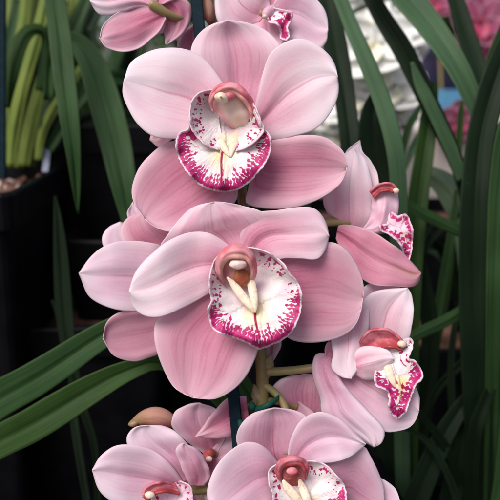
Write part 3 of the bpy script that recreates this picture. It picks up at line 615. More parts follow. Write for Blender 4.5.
# ---------- bud at lower left
bud = sweep('bud', [(129, 425, .313, .6), (136, 421, .3135, 4.4), (145, 417.5, .314, 7.6), (154, 416.5, .3145, 9.5), (163, 418, .316, 9), (172, 422, .318, 6), (178, 428, .319, 2)], 'bud', main, seg=22, n=26)
bud['label'] = 'salmon bud with a greenish tip, lower left of the spike'
blob('bud_tip', 134, 423, .3125, 6.0, 3.8, 2.2, 'budg', bud, .3, .1)
sweep('bud_stalk', [(180, 425, .3185, 2.6), (205, 430, .321, 2.4), (235, 415, .3185, 2.4), (260, 398, .3135, 2.6)], 'pedicel', bud, n=20)

# ================================================================== stake and ties
def bar(name, p0, p1, wpx, thick, mat, parent=None, d0=.32, d1=.32):
    a = P(*p0, d0); b = P(*p1, d1); ax = (b-a).normalized(); s = ax.cross(FW).normalized(); f = s.cross(ax).normalized()
    w = wpx*K*d0/500/2; h = thick/2; V = []; F = []
    prof = [(-w, -h*.6), (-w*.85, -h), (w*.85, -h), (w, -h*.6), (w, h*.6), (w*.85, h), (-w*.85, h), (-w, h*.6)]
    n = 24
    for j in range(n):
        c = a.lerp(b, j/(n-1))
        for (x, y) in prof: V.append(c+s*x+f*y)
    m = len(prof)
    for j in range(n-1):
        for i in range(m): F.append((j*m+i, j*m+(i+1) % m, (j+1)*m+(i+1) % m, (j+1)*m+i))
    F.append(tuple(range(m-1, -1, -1))); F.append(tuple((n-1)*m+i for i in range(m)))
    return mesh(name, V, F, M[mat], parent, smooth=False)
stake = bar('plant_stake', (191, -60), (249, 560), 11.5, .004, 'stake', None, .3155, .306)
tag(stake, 'dark teal square stake that holds up the pink flower spike', 'stake')
def tie(px, py, d, lab):
    r = root('plant_tie', lab, 'tie', P(px, py, d), 'green ties round stake and stem')
    s = K*d/500; V = []; F = []; seg = 8; n = 32; c = P(px, py, d)
    rx, rz = 13*s, .0075
    for j in range(n):
        a = 2*math.pi*j/n
        cc = c+RT*(math.cos(a)*rx)+FW*(math.sin(a)*rz)+UP*(math.cos(a)*.003)
        t = (RT*(-math.sin(a)*rx)+FW*(math.cos(a)*rz)).normalized(); nn = UP.cross(t)
        for i in range(seg):
            b = 2*math.pi*i/seg; V.append(cc+UP*(math.sin(b)*.0014)+nn*(math.cos(b)*.0006))
    for j in range(n):
        for i in range(seg): F.append((j*seg+i, j*seg+(i+1) % seg, ((j+1) % n)*seg+(i+1) % seg, ((j+1) % n)*seg+i))
    mesh('loop', V, F, M['tie'], r)
    blob('clip', px-14, py+4, d-.0045, 3.4, 4.8, 1.4, 'tie', r, .4, .1)
    return r
tie(255, 420, .3095, 'green plastic tie clipped round stake and stem just above the lowest bloom')
tie(266, 402, .3115, 'small green tie on the stem beside the side stalk')

# ================================================================== leaves
def leaf(parent, pts, mat='leaf', fold=3.0, n=46, twist=0.0, name='leaf', nu=15, thick=.5, label=None):
    """pts: (px, py, width px, depth m) along the blade; fold: mm the midrib lies behind the margins"""
    n4 = [(p[0], p[1], p[2], p[3]*1000) for p in pts]
    c = crom(n4, n); V = []; UV = []; F = []
    SEED[0] += 1; sd = SEED[0]*1.7
    for j in range(n):
        v = j/(n-1); a = c[max(0, j-1)]; b = c[min(n-1, j+1)]
        t = Vector((b[0]-a[0], b[1]-a[1])); t.normalize(); pr = Vector((-t[1], t[0]))
        w = max(.3, c[j][2]); wm = w/2
        for i in range(nu):
            u = i/(nu-1); e = 2*u-1
            d = c[j][3]/1000 - .62*fold*mm*(abs(e)+.35*math.exp(-(e/.16)**2)*-1)*min(1, w/14) + twist*mm*e*wm + .8*mm*mnoise.noise(Vector((u*2, v*5, sd)))
            V.append(P(c[j][0]+pr[0]*wm*e, c[j][1]+pr[1]*wm*e, d)); UV.append((u, v*4))
    for j in range(n-1):
        for i in range(nu-1):
            a = j*nu+i; F.append((a, a+1, a+nu+1, a+nu))
    o = mesh(name, V, F, M[mat], parent, UV, solid=thick*mm)
    if label: o['label'] = label
    return o

# neighbour on the right, nearer
def at_bench(x, y, h): return (x, y, BENCH+h)
N1 = root('orchid_plant', 'flowerless orchid just right of the pink spike, arching leaves passing the top edge', 'orchid', P(405, 560, .46))
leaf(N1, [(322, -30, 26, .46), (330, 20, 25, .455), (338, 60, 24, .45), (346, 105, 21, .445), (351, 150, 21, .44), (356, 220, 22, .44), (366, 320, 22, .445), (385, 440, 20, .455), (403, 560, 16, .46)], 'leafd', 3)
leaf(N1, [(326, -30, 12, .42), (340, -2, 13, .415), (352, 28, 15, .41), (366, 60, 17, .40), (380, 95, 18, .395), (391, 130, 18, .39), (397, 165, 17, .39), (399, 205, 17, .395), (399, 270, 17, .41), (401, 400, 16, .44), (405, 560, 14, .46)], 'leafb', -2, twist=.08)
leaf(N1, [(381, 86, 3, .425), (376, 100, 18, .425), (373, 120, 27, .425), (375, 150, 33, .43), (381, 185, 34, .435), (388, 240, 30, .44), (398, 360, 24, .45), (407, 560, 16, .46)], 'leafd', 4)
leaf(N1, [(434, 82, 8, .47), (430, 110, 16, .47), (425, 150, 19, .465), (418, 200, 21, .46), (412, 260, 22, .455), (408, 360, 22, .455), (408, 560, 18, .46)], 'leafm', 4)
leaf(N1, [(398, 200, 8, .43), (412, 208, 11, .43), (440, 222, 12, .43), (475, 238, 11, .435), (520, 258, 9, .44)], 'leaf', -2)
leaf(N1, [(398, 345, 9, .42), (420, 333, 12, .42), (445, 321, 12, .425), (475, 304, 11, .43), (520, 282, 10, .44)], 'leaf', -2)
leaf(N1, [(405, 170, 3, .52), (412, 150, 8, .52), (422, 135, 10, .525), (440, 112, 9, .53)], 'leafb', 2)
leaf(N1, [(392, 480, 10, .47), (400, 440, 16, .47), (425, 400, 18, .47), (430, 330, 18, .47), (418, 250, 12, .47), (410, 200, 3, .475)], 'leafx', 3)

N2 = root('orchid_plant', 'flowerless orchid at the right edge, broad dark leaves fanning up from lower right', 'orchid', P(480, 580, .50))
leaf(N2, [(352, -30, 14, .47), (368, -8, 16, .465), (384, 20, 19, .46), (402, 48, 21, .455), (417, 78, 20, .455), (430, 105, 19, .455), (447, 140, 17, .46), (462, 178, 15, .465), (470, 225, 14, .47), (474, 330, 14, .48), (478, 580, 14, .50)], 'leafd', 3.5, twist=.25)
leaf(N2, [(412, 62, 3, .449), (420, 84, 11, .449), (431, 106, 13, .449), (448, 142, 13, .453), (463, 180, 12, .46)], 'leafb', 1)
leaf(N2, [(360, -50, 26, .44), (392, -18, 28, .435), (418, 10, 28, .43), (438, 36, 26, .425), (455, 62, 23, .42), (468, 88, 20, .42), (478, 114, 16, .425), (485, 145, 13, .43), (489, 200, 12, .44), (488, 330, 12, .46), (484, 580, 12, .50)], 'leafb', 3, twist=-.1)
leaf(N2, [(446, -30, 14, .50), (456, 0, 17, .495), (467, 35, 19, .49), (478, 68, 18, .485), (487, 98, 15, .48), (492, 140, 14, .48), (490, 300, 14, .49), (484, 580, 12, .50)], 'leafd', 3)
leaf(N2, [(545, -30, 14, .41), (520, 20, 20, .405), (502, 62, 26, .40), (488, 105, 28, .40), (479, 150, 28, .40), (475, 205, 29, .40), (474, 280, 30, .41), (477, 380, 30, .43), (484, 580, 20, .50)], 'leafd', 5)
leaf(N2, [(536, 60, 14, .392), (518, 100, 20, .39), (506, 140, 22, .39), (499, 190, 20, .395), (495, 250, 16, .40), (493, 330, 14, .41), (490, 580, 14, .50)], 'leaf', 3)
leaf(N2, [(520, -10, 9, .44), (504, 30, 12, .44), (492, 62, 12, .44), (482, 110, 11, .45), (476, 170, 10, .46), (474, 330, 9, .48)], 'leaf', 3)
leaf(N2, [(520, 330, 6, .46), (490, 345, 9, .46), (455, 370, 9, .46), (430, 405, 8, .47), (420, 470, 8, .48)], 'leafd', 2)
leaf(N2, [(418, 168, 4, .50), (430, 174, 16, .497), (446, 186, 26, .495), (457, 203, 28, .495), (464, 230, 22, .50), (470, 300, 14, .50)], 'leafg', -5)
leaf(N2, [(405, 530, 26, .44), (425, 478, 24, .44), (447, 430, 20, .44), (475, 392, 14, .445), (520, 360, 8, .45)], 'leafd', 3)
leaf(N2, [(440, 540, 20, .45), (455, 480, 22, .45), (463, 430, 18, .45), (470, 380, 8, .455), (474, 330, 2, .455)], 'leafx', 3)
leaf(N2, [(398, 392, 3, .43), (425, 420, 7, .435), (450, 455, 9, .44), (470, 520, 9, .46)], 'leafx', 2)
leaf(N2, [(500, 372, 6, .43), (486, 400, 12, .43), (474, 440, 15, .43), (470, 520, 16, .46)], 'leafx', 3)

for pts, m_ in (([(404, 560, 8, .50), (420, 420, 9, .49), (440, 300, 9, .485), (452, 230, 8, .48), (456, 190, 3, .48)], 'leaf'),
                ([(404, 560, 8, .52), (400, 430, 9, .51), (404, 330, 8, .50), (416, 260, 7, .50), (436, 215, 3, .50)], 'leafd'),
                ([(404, 560, 7, .53), (430, 380, 8, .52), (448, 280, 8, .52), (460, 130, 7, .53), (462, 100, 3, .53)], 'leafm'),
                ([(380, 500, 6, .50), (384, 420, 7, .50), (398, 330, 7, .50), (425, 250, 6, .49), (462, 212, 3, .48)], 'leafd'),
                ([(402, 210, 4, .54), (400, 170, 7, .54), (408, 130, 8, .54), (424, 100, 5, .55)], 'leaf')):
    leaf(N1, pts, m_, 2)
for pts, m_ in (([(480, 580, 8, .47), (462, 470, 9, .46), (452, 400, 8, .46), (454, 330, 6, .46), (470, 280, 3, .46)], 'leafd'),
                ([(480, 580, 7, .45), (500, 470, 9, .44), (505, 380, 9, .44), (496, 270, 7, .44), (478, 200, 3, .45)], 'leaf'),
                ([(480, 580, 6, .44), (450, 480, 7, .43), (425, 440, 6, .43), (395, 425, 2, .43)], 'leafd')):
    leaf(N2, pts, m_, 2)
# leaves of the pink orchid itself
leaf(main, [(-40, 432, 34, .37), (-5, 402, 36, .365), (30, 382, 35, .36), (60, 363, 32, .358), (88, 344, 28, .357), (112, 330, 24, .356), (150, 315, 18, .36), (200, 330, 16, .37), (262, 420, 16, .38), (275, 520, 16, .385), (277, 600, 14, .385)], 'leaf', 3.5, label='broad green strap leaf reaching to the left edge, the upper one')
leaf(main, [(-40, 468, 28, .355), (-5, 444, 32, .352), (30, 426, 34, .35), (60, 408, 33, .35), (95, 387, 28, .35), (130, 370, 20, .35), (165, 364, 14, .352), (220, 400, 14, .36), (262, 470, 16, .375), (275, 600, 14, .385)], 'leafm', 3.5, label='strap leaf reaching to the left edge, the lower one')

# the plant in the black pot, left
LP = root('orchid_plant', 'strap leaved orchid growing out of bark in the black pot at the left edge', 'orchid', P(22, 172, .50), None)
leaf(LP, [(62, 60, 20, .47), (52, -40, 17, .45), (54, -8, 20, .44), (59, 30, 22, .43), (64, 75, 22, .425), (69, 115, 20, .42), (73, 150, 15, .42), (76, 185, 9, .425), (78, 214, 1, .43)][1:], 'leaf', 3)
leaf(LP, [(48, 100, 10, .50), (50, 66, 12, .495), (58, 46, 15, .487), (72, 40, 18, .478), (87, 54, 24, .47), (98, 80, 30, .46), (107, 110, 32, .45), (116, 145, 31, .445), (123, 182, 26, .44), (129, 215, 18, .44), (134, 250, 6, .44)], 'leaf', 4)
leaf(LP, [(40, 90, 10, .53), (46, 50, 10, .53), (45, 34, 9, .525), (36, 29, 11, .52), (25, 35, 15, .515), (16, 54, 17, .51), (10, 80, 15, .51), (7, 108, 6, .515)], 'leafm', -4)
for pts in ([(10, 166, 9, .49), (14, 130, 13, .49), (21, 95, 14, .49), (30, 60, 14, .495), (40, 25, 13, .50), (50, -20, 12, .51)],
            [(24, 166, 12, .475), (28, 140, 14, .475), (36, 105, 14, .475), (46, 70, 14, .48), (56, 36, 13, .49), (62, -10, 12, .50)],
            [(38, 160, 7, .50), (42, 135, 9, .50), (52, 112, 10, .50), (66, 90, 9, .505), (86, 62, 8, .51)],
            [(18, 168, 11, .52), (26, 120, 14, .52), (34, 70, 15, .525), (36, 20, 14, .53), (30, -30, 12, .54)],
            [(30, 166, 10, .53), (44, 120, 13, .53), (60, 80, 14, .535), (74, 40, 13, .54), (84, 0, 12, .55), (90, -30, 11, .55)],
            [(6, 168, 10, .50), (8, 120, 13, .50), (14, 70, 13, .505), (24, 20, 12, .51), (28, -30, 11, .52)],
            [(0, 170, 12, .53), (2, 110, 14, .53), (6, 60, 15, .53), (12, 10, 16, .535), (16, -30, 16, .54)]):
    leaf(LP, [(a, b, w_, d_+.055) for a, b, w_, d_ in pts], 'leafl', -4, name='leaf_sheath')
for pts, m_ in (([(12, 150, 12, .56), (20, 80, 16, .57), (30, 20, 18, .58), (36, -30, 18, .59)], 'leafl'),
                ([(30, 150, 12, .57), (50, 80, 16, .58), (78, 20, 16, .59), (100, -30, 14, .6)], 'leaf'),
                ([(48, 150, 10, .56), (78, 100, 14, .57), (108, 78, 15, .58), (140, 82, 14, .60)], 'leaf'),
                ([(30, 120, 10, .55), (40, 60, 16, .56), (48, 10, 17, .57), (52, -30, 17, .58)], 'leafm'),
                ([(40, 140, 10, .58), (60, 70, 14, .60), (75, 10, 15, .61), (80, -30, 15, .62)], 'leafl'),
                ([(4, 150, 10, .56), (4, 100, 10, .56), (8, 50, 10, .57), (18, 0, 12, .58)], 'leaf'),
                ([(50, 150, 10, .60), (90, 120, 14, .61), (130, 118, 14, .62), (160, 140, 10, .63)], 'leafd'),
                ([(86, 30, 12, .54), (98, 4, 16, .54), (104, -20, 16, .55)], 'leafd')):
    leaf(LP, pts, m_, 3)
leaf(LP, [(10, 158, 6, .60), (13, 130, 9, .60), (8, 108, 7, .60)], 'dead', 2, label='withered orange brown leaf')
leaf(LP, [(50, 160, 5, .615), (60, 146, 10, .615), (74, 130, 7, .62)], 'dead', 2, label='withered yellow leaf')

# long thin leaf behind the black pots, left
TL = root('orchid_plant', 'slender olive leaves hanging in the dark gap between the pots at lower left', 'orchid', P(95, 520, .43))
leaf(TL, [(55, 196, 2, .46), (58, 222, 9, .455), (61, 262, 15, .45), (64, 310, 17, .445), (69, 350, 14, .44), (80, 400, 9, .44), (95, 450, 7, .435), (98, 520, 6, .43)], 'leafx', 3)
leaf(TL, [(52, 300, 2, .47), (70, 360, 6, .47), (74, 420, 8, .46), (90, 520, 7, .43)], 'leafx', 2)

# ================================================================== pots
def pot(name, x, y, z0, h, w, rot, label, mat='pot', group=None, soil=True):
    r = root(name, label, 'pot', (x, y, z0), group)
    def ring(s, z, rad=.12):
        pts = []
        k = s*rad
        for cx, cy, a0 in ((s-k, s-k, 0), (-(s-k), s-k, 90), (-(s-k), -(s-k), 180), (s-k, -(s-k), 270)):
            for q in range(5):
                a = R(a0+q*22.5); px_, py_ = cx+k*math.cos(a), cy+k*math.sin(a)
                pts.append(Vector((x+px_*math.cos(rot)-py_*math.sin(rot), y+px_*math.sin(rot)+py_*math.cos(rot), z0+z)))
        return pts
    def loft(nm, rings, closed=False, m=mat):
        V = []; F = []
        for g in rings: V += g
        n = 20
        for j in range(len(rings)-1):
            for i in range(n): F.append((j*n+i, j*n+(i+1) % n, (j+1)*n+(i+1) % n, (j+1)*n+i))
        if closed: F.append(tuple((len(rings)-1)*n+i for i in range(n)))
        return mesh(nm, V, F, M[m], r, smooth=False)
    hw = w/2
    body = [ring(hw*.78, 0.002), ring(hw*.80, 0), ring(hw*.97, h-.024), ring(hw*.97-.002, h-.024), ring(hw*.80-.003, .004)]
    loft('pot_body', [ring(hw*.6, 0.0)] + body[1:4] + [ring(hw*.78, .006)])
    loft('pot_rim', [ring(hw*.97+.0005, h-.026), ring(hw*1.02, h-.026), ring(hw*1.03, h-.002), ring(hw*1.02, h), ring(hw*.975, h), ring(hw*.965, h-.026)])
    if soil: loft('potting_bark', [ring(hw*.955, h-.028), ring(hw*.955, h-.022), ring(hw*.5, h-.017)], True, 'barkm')
    return r
c = P(14, 175, .50)
leftpot = pot('plant_pot', -.262, .535, BENCH+.004, CZ-.083-BENCH, .185, R(1.5), 'square black pot filled with bark at the left edge, a white label at its rim')
c2 = P(108, 128, .62)
pot('plant_pot', c2.x-.005, c2.y+.08, BENCH+.004, c2.z-BENCH, .19, R(4), 'square black pot behind the broad drooping leaf, second from the left', soil=True)
pot('plant_pot', .02, .345, BENCH+.004, .14, .15, R(8), 'black pot below the pink flower spike')
for (px, py, d, h, lab) in ((405, 560, .46, .10, 'black pot under the leafy plant right of the pink spike'), (480, 580, .50, .10, 'black pot at the lower right corner')):
    q = P(px, py, d); pot('plant_pot', q.x, q.y+.01, BENCH+.004, max(.06, q.z-BENCH), .13, R(10), lab)
c3 = P(200, 250, .66)
pot('plant_pot', c3.x, c3.y, BENCH+.004, .26, .21, R(-6), 'black pot standing in the dark behind the pink blooms')
c4 = P(60, 330, .60)
pot('plant_pot', c4.x+.01, c4.y+.02, BENCH+.004, .20, .18, R(5), 'low black pot in the dark gap at left below the label')

# bark chips
def chips(px0, name, label, cx, cy, z, w, n, rot, s=(.004, .009)):
    V = []; F = []; fm = []
    rnd = random.Random(5)
    for k in range(n):
        a, b = rnd.uniform(-w, w), rnd.uniform(-w, w)
        p = Vector((cx+a*math.cos(rot)-b*math.sin(rot), cy+a*math.sin(rot)+b*math.cos(rot), z+rnd.uniform(0, .012)))
        r = rnd.uniform(*s); ax = Vector((rnd.uniform(-1, 1), rnd.uniform(-1, 1), rnd.uniform(-.5, .5))).normalized()
        bx = ax.cross(Vector((rnd.uniform(-1, 1), .3, 1))).normalized(); cz = ax.cross(bx)
        o = len(V)
        for sx in (-1, 1):
            for sy in (-1, 1):
                for sz in (-1, 1):
                    V.append(p+ax*sx*r*rnd.uniform(.6, 1)+bx*sy*r*.6*rnd.uniform(.5, 1)+cz*sz*r*.4*rnd.uniform(.5, 1))
        for f in ((0, 1, 3, 2), (4, 6, 7, 5), (0, 4, 5, 1), (2, 3, 7, 6), (0, 2, 6, 4), (1, 5, 7, 3)):
            F.append(tuple(o+i for i in f)); fm.append(1 if k % 6 == 0 else 0)
    o = mesh(name, V, F, [M['barkm'], M['chipm']], None, smooth=False, fmat=fm)
    tag(o, label, 'bark', None, 'stuff'); return o
chips(0, 'bark_chips', 'brown and pale bark chips in the black pot at the left edge', -.262, .535, CZ-.083-.024, .086, 520, R(1.5))
# label stick in that pot
lt = bar('plant_label', (48, 146), (45, 172), 6.2, .0008, 'tag', None, .585, .575)
tag(lt, 'blank white plastic plant label stuck in the bark at the pot rim', 'plant label')
ls = bar('plant_stake', (2, -60), (2, 178), 8, .004, 'stake', None, .49, .51)
tag(ls, 'dark teal stake at the left edge in front of the black pot', 'stake')

# ================================================================== benches, ground
def box(name, x0, x1, y0, y1, z0, z1, mat, parent=None, bev=.003):
    V = [(x, y, z) for x in (x0, x1) for y in (y0, y1) for z in (z0, z1)]
    F = [(0, 1, 3, 2), (4, 6, 7, 5), (0, 4, 5, 1), (2, 3, 7, 6), (0, 2, 6, 4), (1, 5, 7, 3)]
    o = mesh(name, V, F, M[mat], parent, smooth=False)
    b = o.modifiers.new('bevel', 'BEVEL'); b.width = bev; b.segments = 2
    return o
def bench(label, x0, x1, y0, y1, z, mat, fascia, matl='wood'):
    r = root('display_bench', label, 'bench', ((x0+x1)/2, (y0+y1)/2, 0))
    box('bench_top', x0, x1, y0, y1, z-.03, z, mat, r)
    box('front_board', x0, x1, y0-.022, y0-.002, z-fascia, z+.002, mat, r)
    for x in (x0+.06, x1-.06):
        for y in (y0+.06, y1-.06): box('leg', x-.03, x+.03, y-.03, y+.03, 0, z-.031, matl, r)
    return r
bench('black lined bench the near pots stand on', -1.6, 1.6, .05, 1.02, BENCH, 'mat', .10)
bench('pale painted bench behind on the right that holds the white orchid and blue tray', .06, 1.9, 1.06, 2.3, CZ-.085, 'beige', .24)
g = mesh('ground', [(-60, -20, 0), (60, -20, 0), (60, 100, 0), (-60, 100, 0)], [(0, 1, 2, 3)], M['concrete'], None, smooth=False); tag(g, 'grey gravel ground', 'ground', None, 'structure')

# ================================================================== generic flowers for the background plants
def gpetal(parent, C, ax, side, nrm, ln, w, bend, mat, name, shape=.9, seed=0):
    V = []; UV = []; F = []; nu, nv = 9, 12
    for j in range(nv):
        v = j/(nv-1); ww = w*.5*(math.sin(math.pi*min(1, v**shape*.93+.045)))**.75
        for i in range(nu):
            u = i/(nu-1); e = 2*u-1
            z = bend*ln*(v*v) + w*.16*e*e + .05*w*mnoise.noise(Vector((u*3, v*3, seed)))
            V.append(C+ax*(ln*v)+side*(ww*e)+nrm*z); UV.append((u, v))
    for j in range(nv-1):
        for i in range(nu-1):
            a = j*nu+i; F.append((a, a+1, a+nu+1, a+nu))
    return mesh(name, V, F, mat, parent, UV, solid=.0006)
def gflower(parent, C, facing, up, size, mat, cmat, seed=0, label=None):
    rnd = random.Random(seed); nrm = facing.normalized(); side = nrm.cross(up).normalized(); upv = side.cross(nrm)
    back = C-nrm*.02
    # receptacle
    V = []; F = []
    for j in range(6):
        for i in range(8):
            a = 2*math.pi*i/8; rr = (.0035+.0012*math.sin(j))
            V.append(C-nrm*(.03*(1-j/5))+(side*math.cos(a)+upv*math.sin(a))*rr)
    for j in range(5):
        for i in range(8): F.append((j*8+i, j*8+(i+1) % 8, (j+1)*8+(i+1) % 8, (j+1)*8+i))
    fl = mesh('flower', V, F, M['pedicel'], parent)
    if label: fl['label'] = label
    for k, (ang, nm, w, l) in enumerate(((90, 'sepal', .50, .52), (-38, 'sepal', .52, .50), (218, 'sepal', .52, .50), (22, 'petal', .60, .52), (158, 'petal', .60, .52))):
        a = R(ang+rnd.uniform(-7, 7)); ax = side*math.cos(a)+upv*math.sin(a); sd = nrm.cross(ax)
        gpetal(fl, C+nrm*(.001*(k//3+1)), ax, sd, nrm, size*l, size*w, rnd.uniform(.05, .35), M[mat], nm, seed=seed+k*3.1)
    # lip: a small trough curling down
    ax = (-upv*.8+nrm*.6).normalized(); gpetal(fl, C+nrm*.004, ax, side, (nrm*.8+upv*.6).normalized(), size*.34, size*.3, -.25, M[cmat], 'lip', seed=seed)
    V = []; F = []
    for j in range(7):
        th = math.pi*j/6
        for i in range(10):
            a = 2*math.pi*i/10
            V.append(C+nrm*(size*.08+size*.09*-math.cos(th))+(side*math.cos(a)+upv*math.sin(a))*size*.05*math.sin(th)+upv*size*.03)
    for j in range(6):
        for i in range(10): F.append((j*10+i, j*10+(i+1) % 10, (j+1)*10+(i+1) % 10, (j+1)*10+i))
    mesh('column', V, F, M[cmat], fl)
    return fl
def wtube(name, pts, rad, mat, parent, seg=8):
    V = []; F = []
    for j, p in enumerate(pts):
        t = (pts[min(len(pts)-1, j+1)]-pts[max(0, j-1)]).normalized(); s = t.cross(Vector((.3, 1, .1))).normalized(); q = t.cross(s)
        for i in range(seg):
            a = 2*math.pi*i/seg; V.append(p+(s*math.cos(a)+q*math.sin(a))*rad)
    for j in range(len(pts)-1):
        for i in range(seg): F.append((j*seg+i, j*seg+(i+1) % seg, (j+1)*seg+(i+1) % seg, (j+1)*seg+i))
    return mesh(name, V, F, M[mat], parent)
def wleaf(parent, base, az, ln, w, rise, mat, seed=0, name='leaf'):
    d = Vector((math.cos(az), math.sin(az), 0)); s = Vector((-d.y, d.x, 0)); V = []; UV = []; F = []; nv, nu = 18, 5
    for j in range(nv):
        v = j/(nv-1); hx = ln*(.12*v+.55*v*v*(1.2-rise*.5)); hz = ln*(rise*v*1.25-.62*v*v*(1.35-rise*.35))
        ww = w*.5*(1-v**3.2)*(.55+.45*min(1, v*4))
        for i in range(nu):
            e = 2*i/(nu-1)-1
            V.append(base+d*hx+s*(ww*e+ .012*math.sin(v*3+seed))+Vector((0, 0, hz+abs(e)*w*.16))); UV.append((i/(nu-1), v*4))
    for j in range(nv-1):
        for i in range(nu-1):
            a = j*nu+i; F.append((a, a+1, a+nu+1, a+nu))
    return mesh(name, V, F, M[mat], parent, UV, solid=.0006)
def clump(x, y, z, n, ln, mats, label, seed, group=None, w=.020, rmin=.7, rmax=1.15, az0=0, az1=360):
    rnd = random.Random(seed); r = root('orchid_plant', label, 'orchid', (x, y, z), group)
    for k in range(n):
        az = R(rnd.uniform(az0, az1))
        wleaf(r, Vector((x+rnd.uniform(-.02, .02), y+rnd.uniform(-.02, .02), z)), az, ln*rnd.uniform(.65, 1.1), w*rnd.uniform(.75, 1.2), rnd.uniform(rmin, rmax), rnd.choice(mats), rnd.uniform(0, 9))
    return r

# white orchid behind on the right
WPt = P(372, 150, .86)
wz = CZ-.085
WO = root('orchid_plant', 'white flowering orchid behind the strap leaves, upper right, a dense column of white blooms', 'orchid', (WPt.x, 1.16, wz+.03))
wtube('stem', [P(372, 190, .93), P(372, 120, .91), P(378, 60, .90), P(380, 0, .90), P(374, -50, .90)], .004, 'pedicel', WO)
white = [(350, -12, .82, 50), (392, -14, .85, 52), (356, 22, .80, 56), (396, 34, .83, 50), (372, 50, .78, 62), (410, 42, .86, 34), (345, 66, .82, 54), (385, 78, .82, 52), (352, 108, .82, 56), (372, 92, .86, 58), (362, 0, .86, 60), (332, 120, .86, 40), (384, 16, .87, 56), (390, 62, .87, 54), (398, 96, .81, 44), (366, 136, .85, 44), (403, 116, .84, 26), (342, 142, .86, 40)]
for k, (px, py, d, s) in enumerate(white):
    rr = random.Random(k)
    gflower(WO, P(px, py, d), (-FW+RT*rr.uniform(-.5, .3)+UP*rr.uniform(.15, .7)), (UP+RT*rr.uniform(-.3, .3)), s*K*d/500*1.35, 'white', 'whitec', k)
q = P(372, 190, .93)
pot('plant_pot', WPt.x, 1.16, wz+.003, .06, .13, R(5), 'low black pot that holds the white orchid')

# hot pink orchids far right
HO = root('orchid_plant', 'hot pink flowering orchid at the far upper right corner', 'orchid', P(490, 110, 1.40))
wtube('stem', [P(488, 110, 1.42), P(486, 60, 1.40), P(484, 20, 1.38), P(480, -30, 1.38)], .004, 'pedicel', HO)
for k, (px, py, d, s) in enumerate(((479, 24, 1.32, 56), (500, 58, 1.36, 36), (487, 76, 1.36, 20))):
    rr = random.Random(k+40)
    gflower(HO, P(px, py, d), (-FW+RT*rr.uniform(-.3, .3)), UP, s*K*d/500*1.1, 'hot', 'hotc', k+40)
HO2 = root('orchid_plant', 'hot pink orchid at the top edge between two arching leaves', 'orchid', P(440, 110, 1.60))
wtube('stem', [P(442, 110, 1.6), P(440, 60, 1.58), P(434, 10, 1.56), P(432, -30, 1.56)], .004, 'pedicel', HO2)
for k, (px, py, d, s) in enumerate(((436, 4, 1.5, 32), (424, 16, 1.5, 18))):
    rr = random.Random(k+60)
    gflower(HO2, P(px, py, d), (-FW+RT*rr.uniform(-.5, .5)), UP, s*K*d/500*1.1, 'hot', 'hotc', k+60)
HO3 = root('orchid_plant', 'small hot pink orchid low on the pale bench below the blue tray', 'orchid', P(462, 150, 1.05))
wtube('stem', [P(462, 150, 1.06), P(464, 135, 1.05), P(463, 122, 1.03)], .003, 'pedicel', HO3)
for k, (px, py, d, s) in enumerate(((460, 124, 1.0, 40), (470, 116, 1.02, 30), (474, 134, 1.02, 22))):
    rr = random.Random(k+80)
    gflower(HO3, P(px, py, d), (-FW+RT*rr.uniform(-.5, .3)), UP, s*K*d/500*1.1, 'hot', 'hotc', k+80)

# blue tray with dark pots
tz = CZ-.085
tr = root('plant_tray', 'blue plastic tray on the pale bench holding dark pots', 'tray', (.66, 1.75, tz))
for nm, a in (('tray_base', (.42, .98, 1.62, 1.92, tz+.002, tz+.008)), ('tray_side', (.42, .98, 1.60, 1.608, tz+.002, tz+.052)), ('tray_side', (.42, .98, 1.93, 1.938, tz+.002, tz+.052)), ('tray_side', (.41, .418, 1.60, 1.938, tz+.002, tz+.052)), ('tray_side', (.982, .99, 1.60, 1.938, tz+.002, tz+.052))):
    box(nm, *a, 'blue', tr, .001)
for k, x in enumerate((.50, .66, .82)):
    pot('plant_pot', x, 1.76, tz+.010, .15, .145, R(3*k), ['dark navy pot in the blue tray, leftmost', 'dark navy pot in the middle of the blue tray', 'dark navy pot in the blue tray, rightmost'][k], 'navy', 'pots in the blue tray')
    clump(x, 1.76, tz+.14, 12, .34, ['leaf', 'leafm'], ['leafy orchid in the left pot of the blue tray', 'leafy orchid in the middle pot of the blue tray', 'leafy orchid in the right pot of the blue tray'][k], 200+k, 'leafy orchids in the blue tray', rmin=.3, rmax=1.1)

# leafy plants farther back
far = [(-.42, .86, 24, .42, 'leafy orchid behind the black pot at the far left'), (-.20, .90, 26, .42, 'leafy orchid behind the second black pot, upper left'),
       (0.0, .93, 26, .42, 'leafy orchid hidden behind the upper pink bloom')]
for k, (x, y, n, ln, lab) in enumerate(far):
    pot('plant_pot', x, y, BENCH+.004, .20, .17, R(7*k), ['black pot under the far left leafy orchid', 'black pot under the upper left leafy orchid', 'black pot behind the upper pink bloom'][k])
    clump(x, y, BENCH+.19, n, ln, ['leaf', 'leafm', 'leafd', 'leaf'], lab, 300+k, 'leafy orchids behind on the near bench', w=.024, rmin=.9, rmax=1.35)
for k, (x, y) in enumerate(((.24, .66), (.36, .72))):
    pot('plant_pot', x, y, BENCH+.004, .14, .15, R(9*k), ['black pot in the dark behind the right leaves', 'black pot in the dark right of the others'][k])
    clump(x, y, BENCH+.13, 16, .26, ['leafx', 'leafd'], ['dark leafy orchid low behind the right leaves, left one', 'dark leafy orchid low behind the right leaves, right one'][k], 330+k, 'dark leafy orchids low on the right', w=.02, rmin=.7, rmax=1.2)
for k, x in enumerate((.10, .27, .44, .61)):
    pot('plant_pot', x+.03, .93, BENCH+.004, .21, .16, R(4*k-5), ['black pot in the back row of the near bench, nearest the spike', 'second black pot from the spike in the back row', 'third black pot from the spike in the back row', 'black pot at the right end of the back row'][k], 'pot', 'back row of black pots')
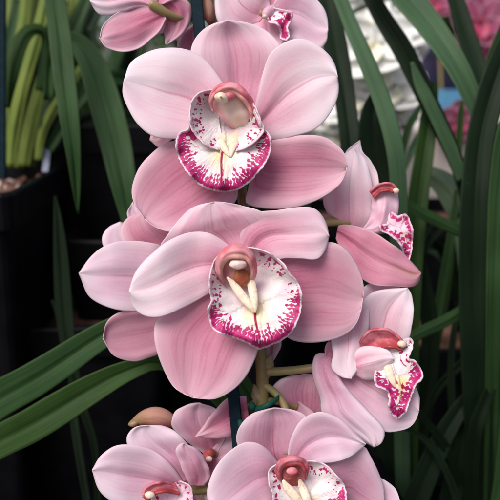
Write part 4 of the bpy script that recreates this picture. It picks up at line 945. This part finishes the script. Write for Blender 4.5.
# a hedge closes the view
def hedge(name, label, x0, x1, y0, y1, h, n, seed):
    rnd = random.Random(seed); r = root(name, label, 'hedge', ((x0+x1)/2, (y0+y1)/2, 0)); V = []; F = []; UV = []
    for k in range(n):
        p = Vector((rnd.uniform(x0, x1), y0+(y1-y0)*rnd.random()**2, rnd.uniform(.02, h)))
        p.y += .25*math.sin(p.x*1.3)+.2*math.sin(p.z*3+p.x); p.z += .15*math.sin(p.x*2.1)
        a = Vector((rnd.gauss(0, 1), rnd.gauss(0, 1), rnd.gauss(0, .6))).normalized(); b = a.cross(Vector((rnd.random(), rnd.random(), rnd.random()+.1))).normalized()
        s = rnd.uniform(.03, .06); o = len(V)
        V += [p-a*s, p+b*s*.45, p+a*s, p-b*s*.45]; UV += [(.5, 0), (1, .5), (.5, 1), (0, .5)]; F.append((o, o+1, o+2, o+3))
    mesh('foliage', V, F, M['hedge'], r, UV, smooth=False)
    for k in range(9):
        x = x0+(x1-x0)*(k+.5)/9; wtube('stem', [Vector((x, (y0+y1)/2, 0)), Vector((x+.1, (y0+y1)/2, h*.4)), Vector((x-.05, (y0+y1)/2+.1, h*.85))], .03, 'wood', r)
hedge('hedge', 'dense green hedge closing the view far behind', -4.5, 5.5, 4.6, 5.6, 2.6, 26000, 3)

# ================================================================== light
w = bpy.data.worlds.new('World'); sc.world = w; w.use_nodes = True
nt = w.node_tree; bg = nt.nodes['Background']; sky = nt.nodes.new('ShaderNodeTexSky')
sky.sky_type = 'NISHITA'; sky.sun_disc = False
SUN_EL, SUN_AZ = R(50), R(215)
sky.sun_elevation = SUN_EL; sky.sun_rotation = SUN_AZ; sky.air_density = 1.0; sky.dust_density = 4.0; sky.ozone_density = 1.0
nt.links.new(sky.outputs[0], bg.inputs[0]); bg.inputs[1].default_value = .085
ld = bpy.data.lights.new('sun', 'SUN'); ld.energy = 2.0; ld.angle = R(34); ld.color = (1.0, .96, .93)
sun = bpy.data.objects.new('sun', ld); COL.objects.link(sun)
dv = Vector((math.sin(SUN_AZ)*math.cos(SUN_EL), math.cos(SUN_AZ)*math.cos(SUN_EL), math.sin(SUN_EL)))
sun.rotation_euler = dv.to_track_quat('Z', 'Y').to_euler(); sun.location = CAM+dv*3
sc.view_settings.view_transform = 'Standard'; sc.view_settings.look = 'None'; sc.view_settings.gamma = 1.0
sc.view_settings.exposure = 0.57
sc.render.engine = 'CYCLES'
sc.render.resolution_x = sc.render.resolution_y = 1024
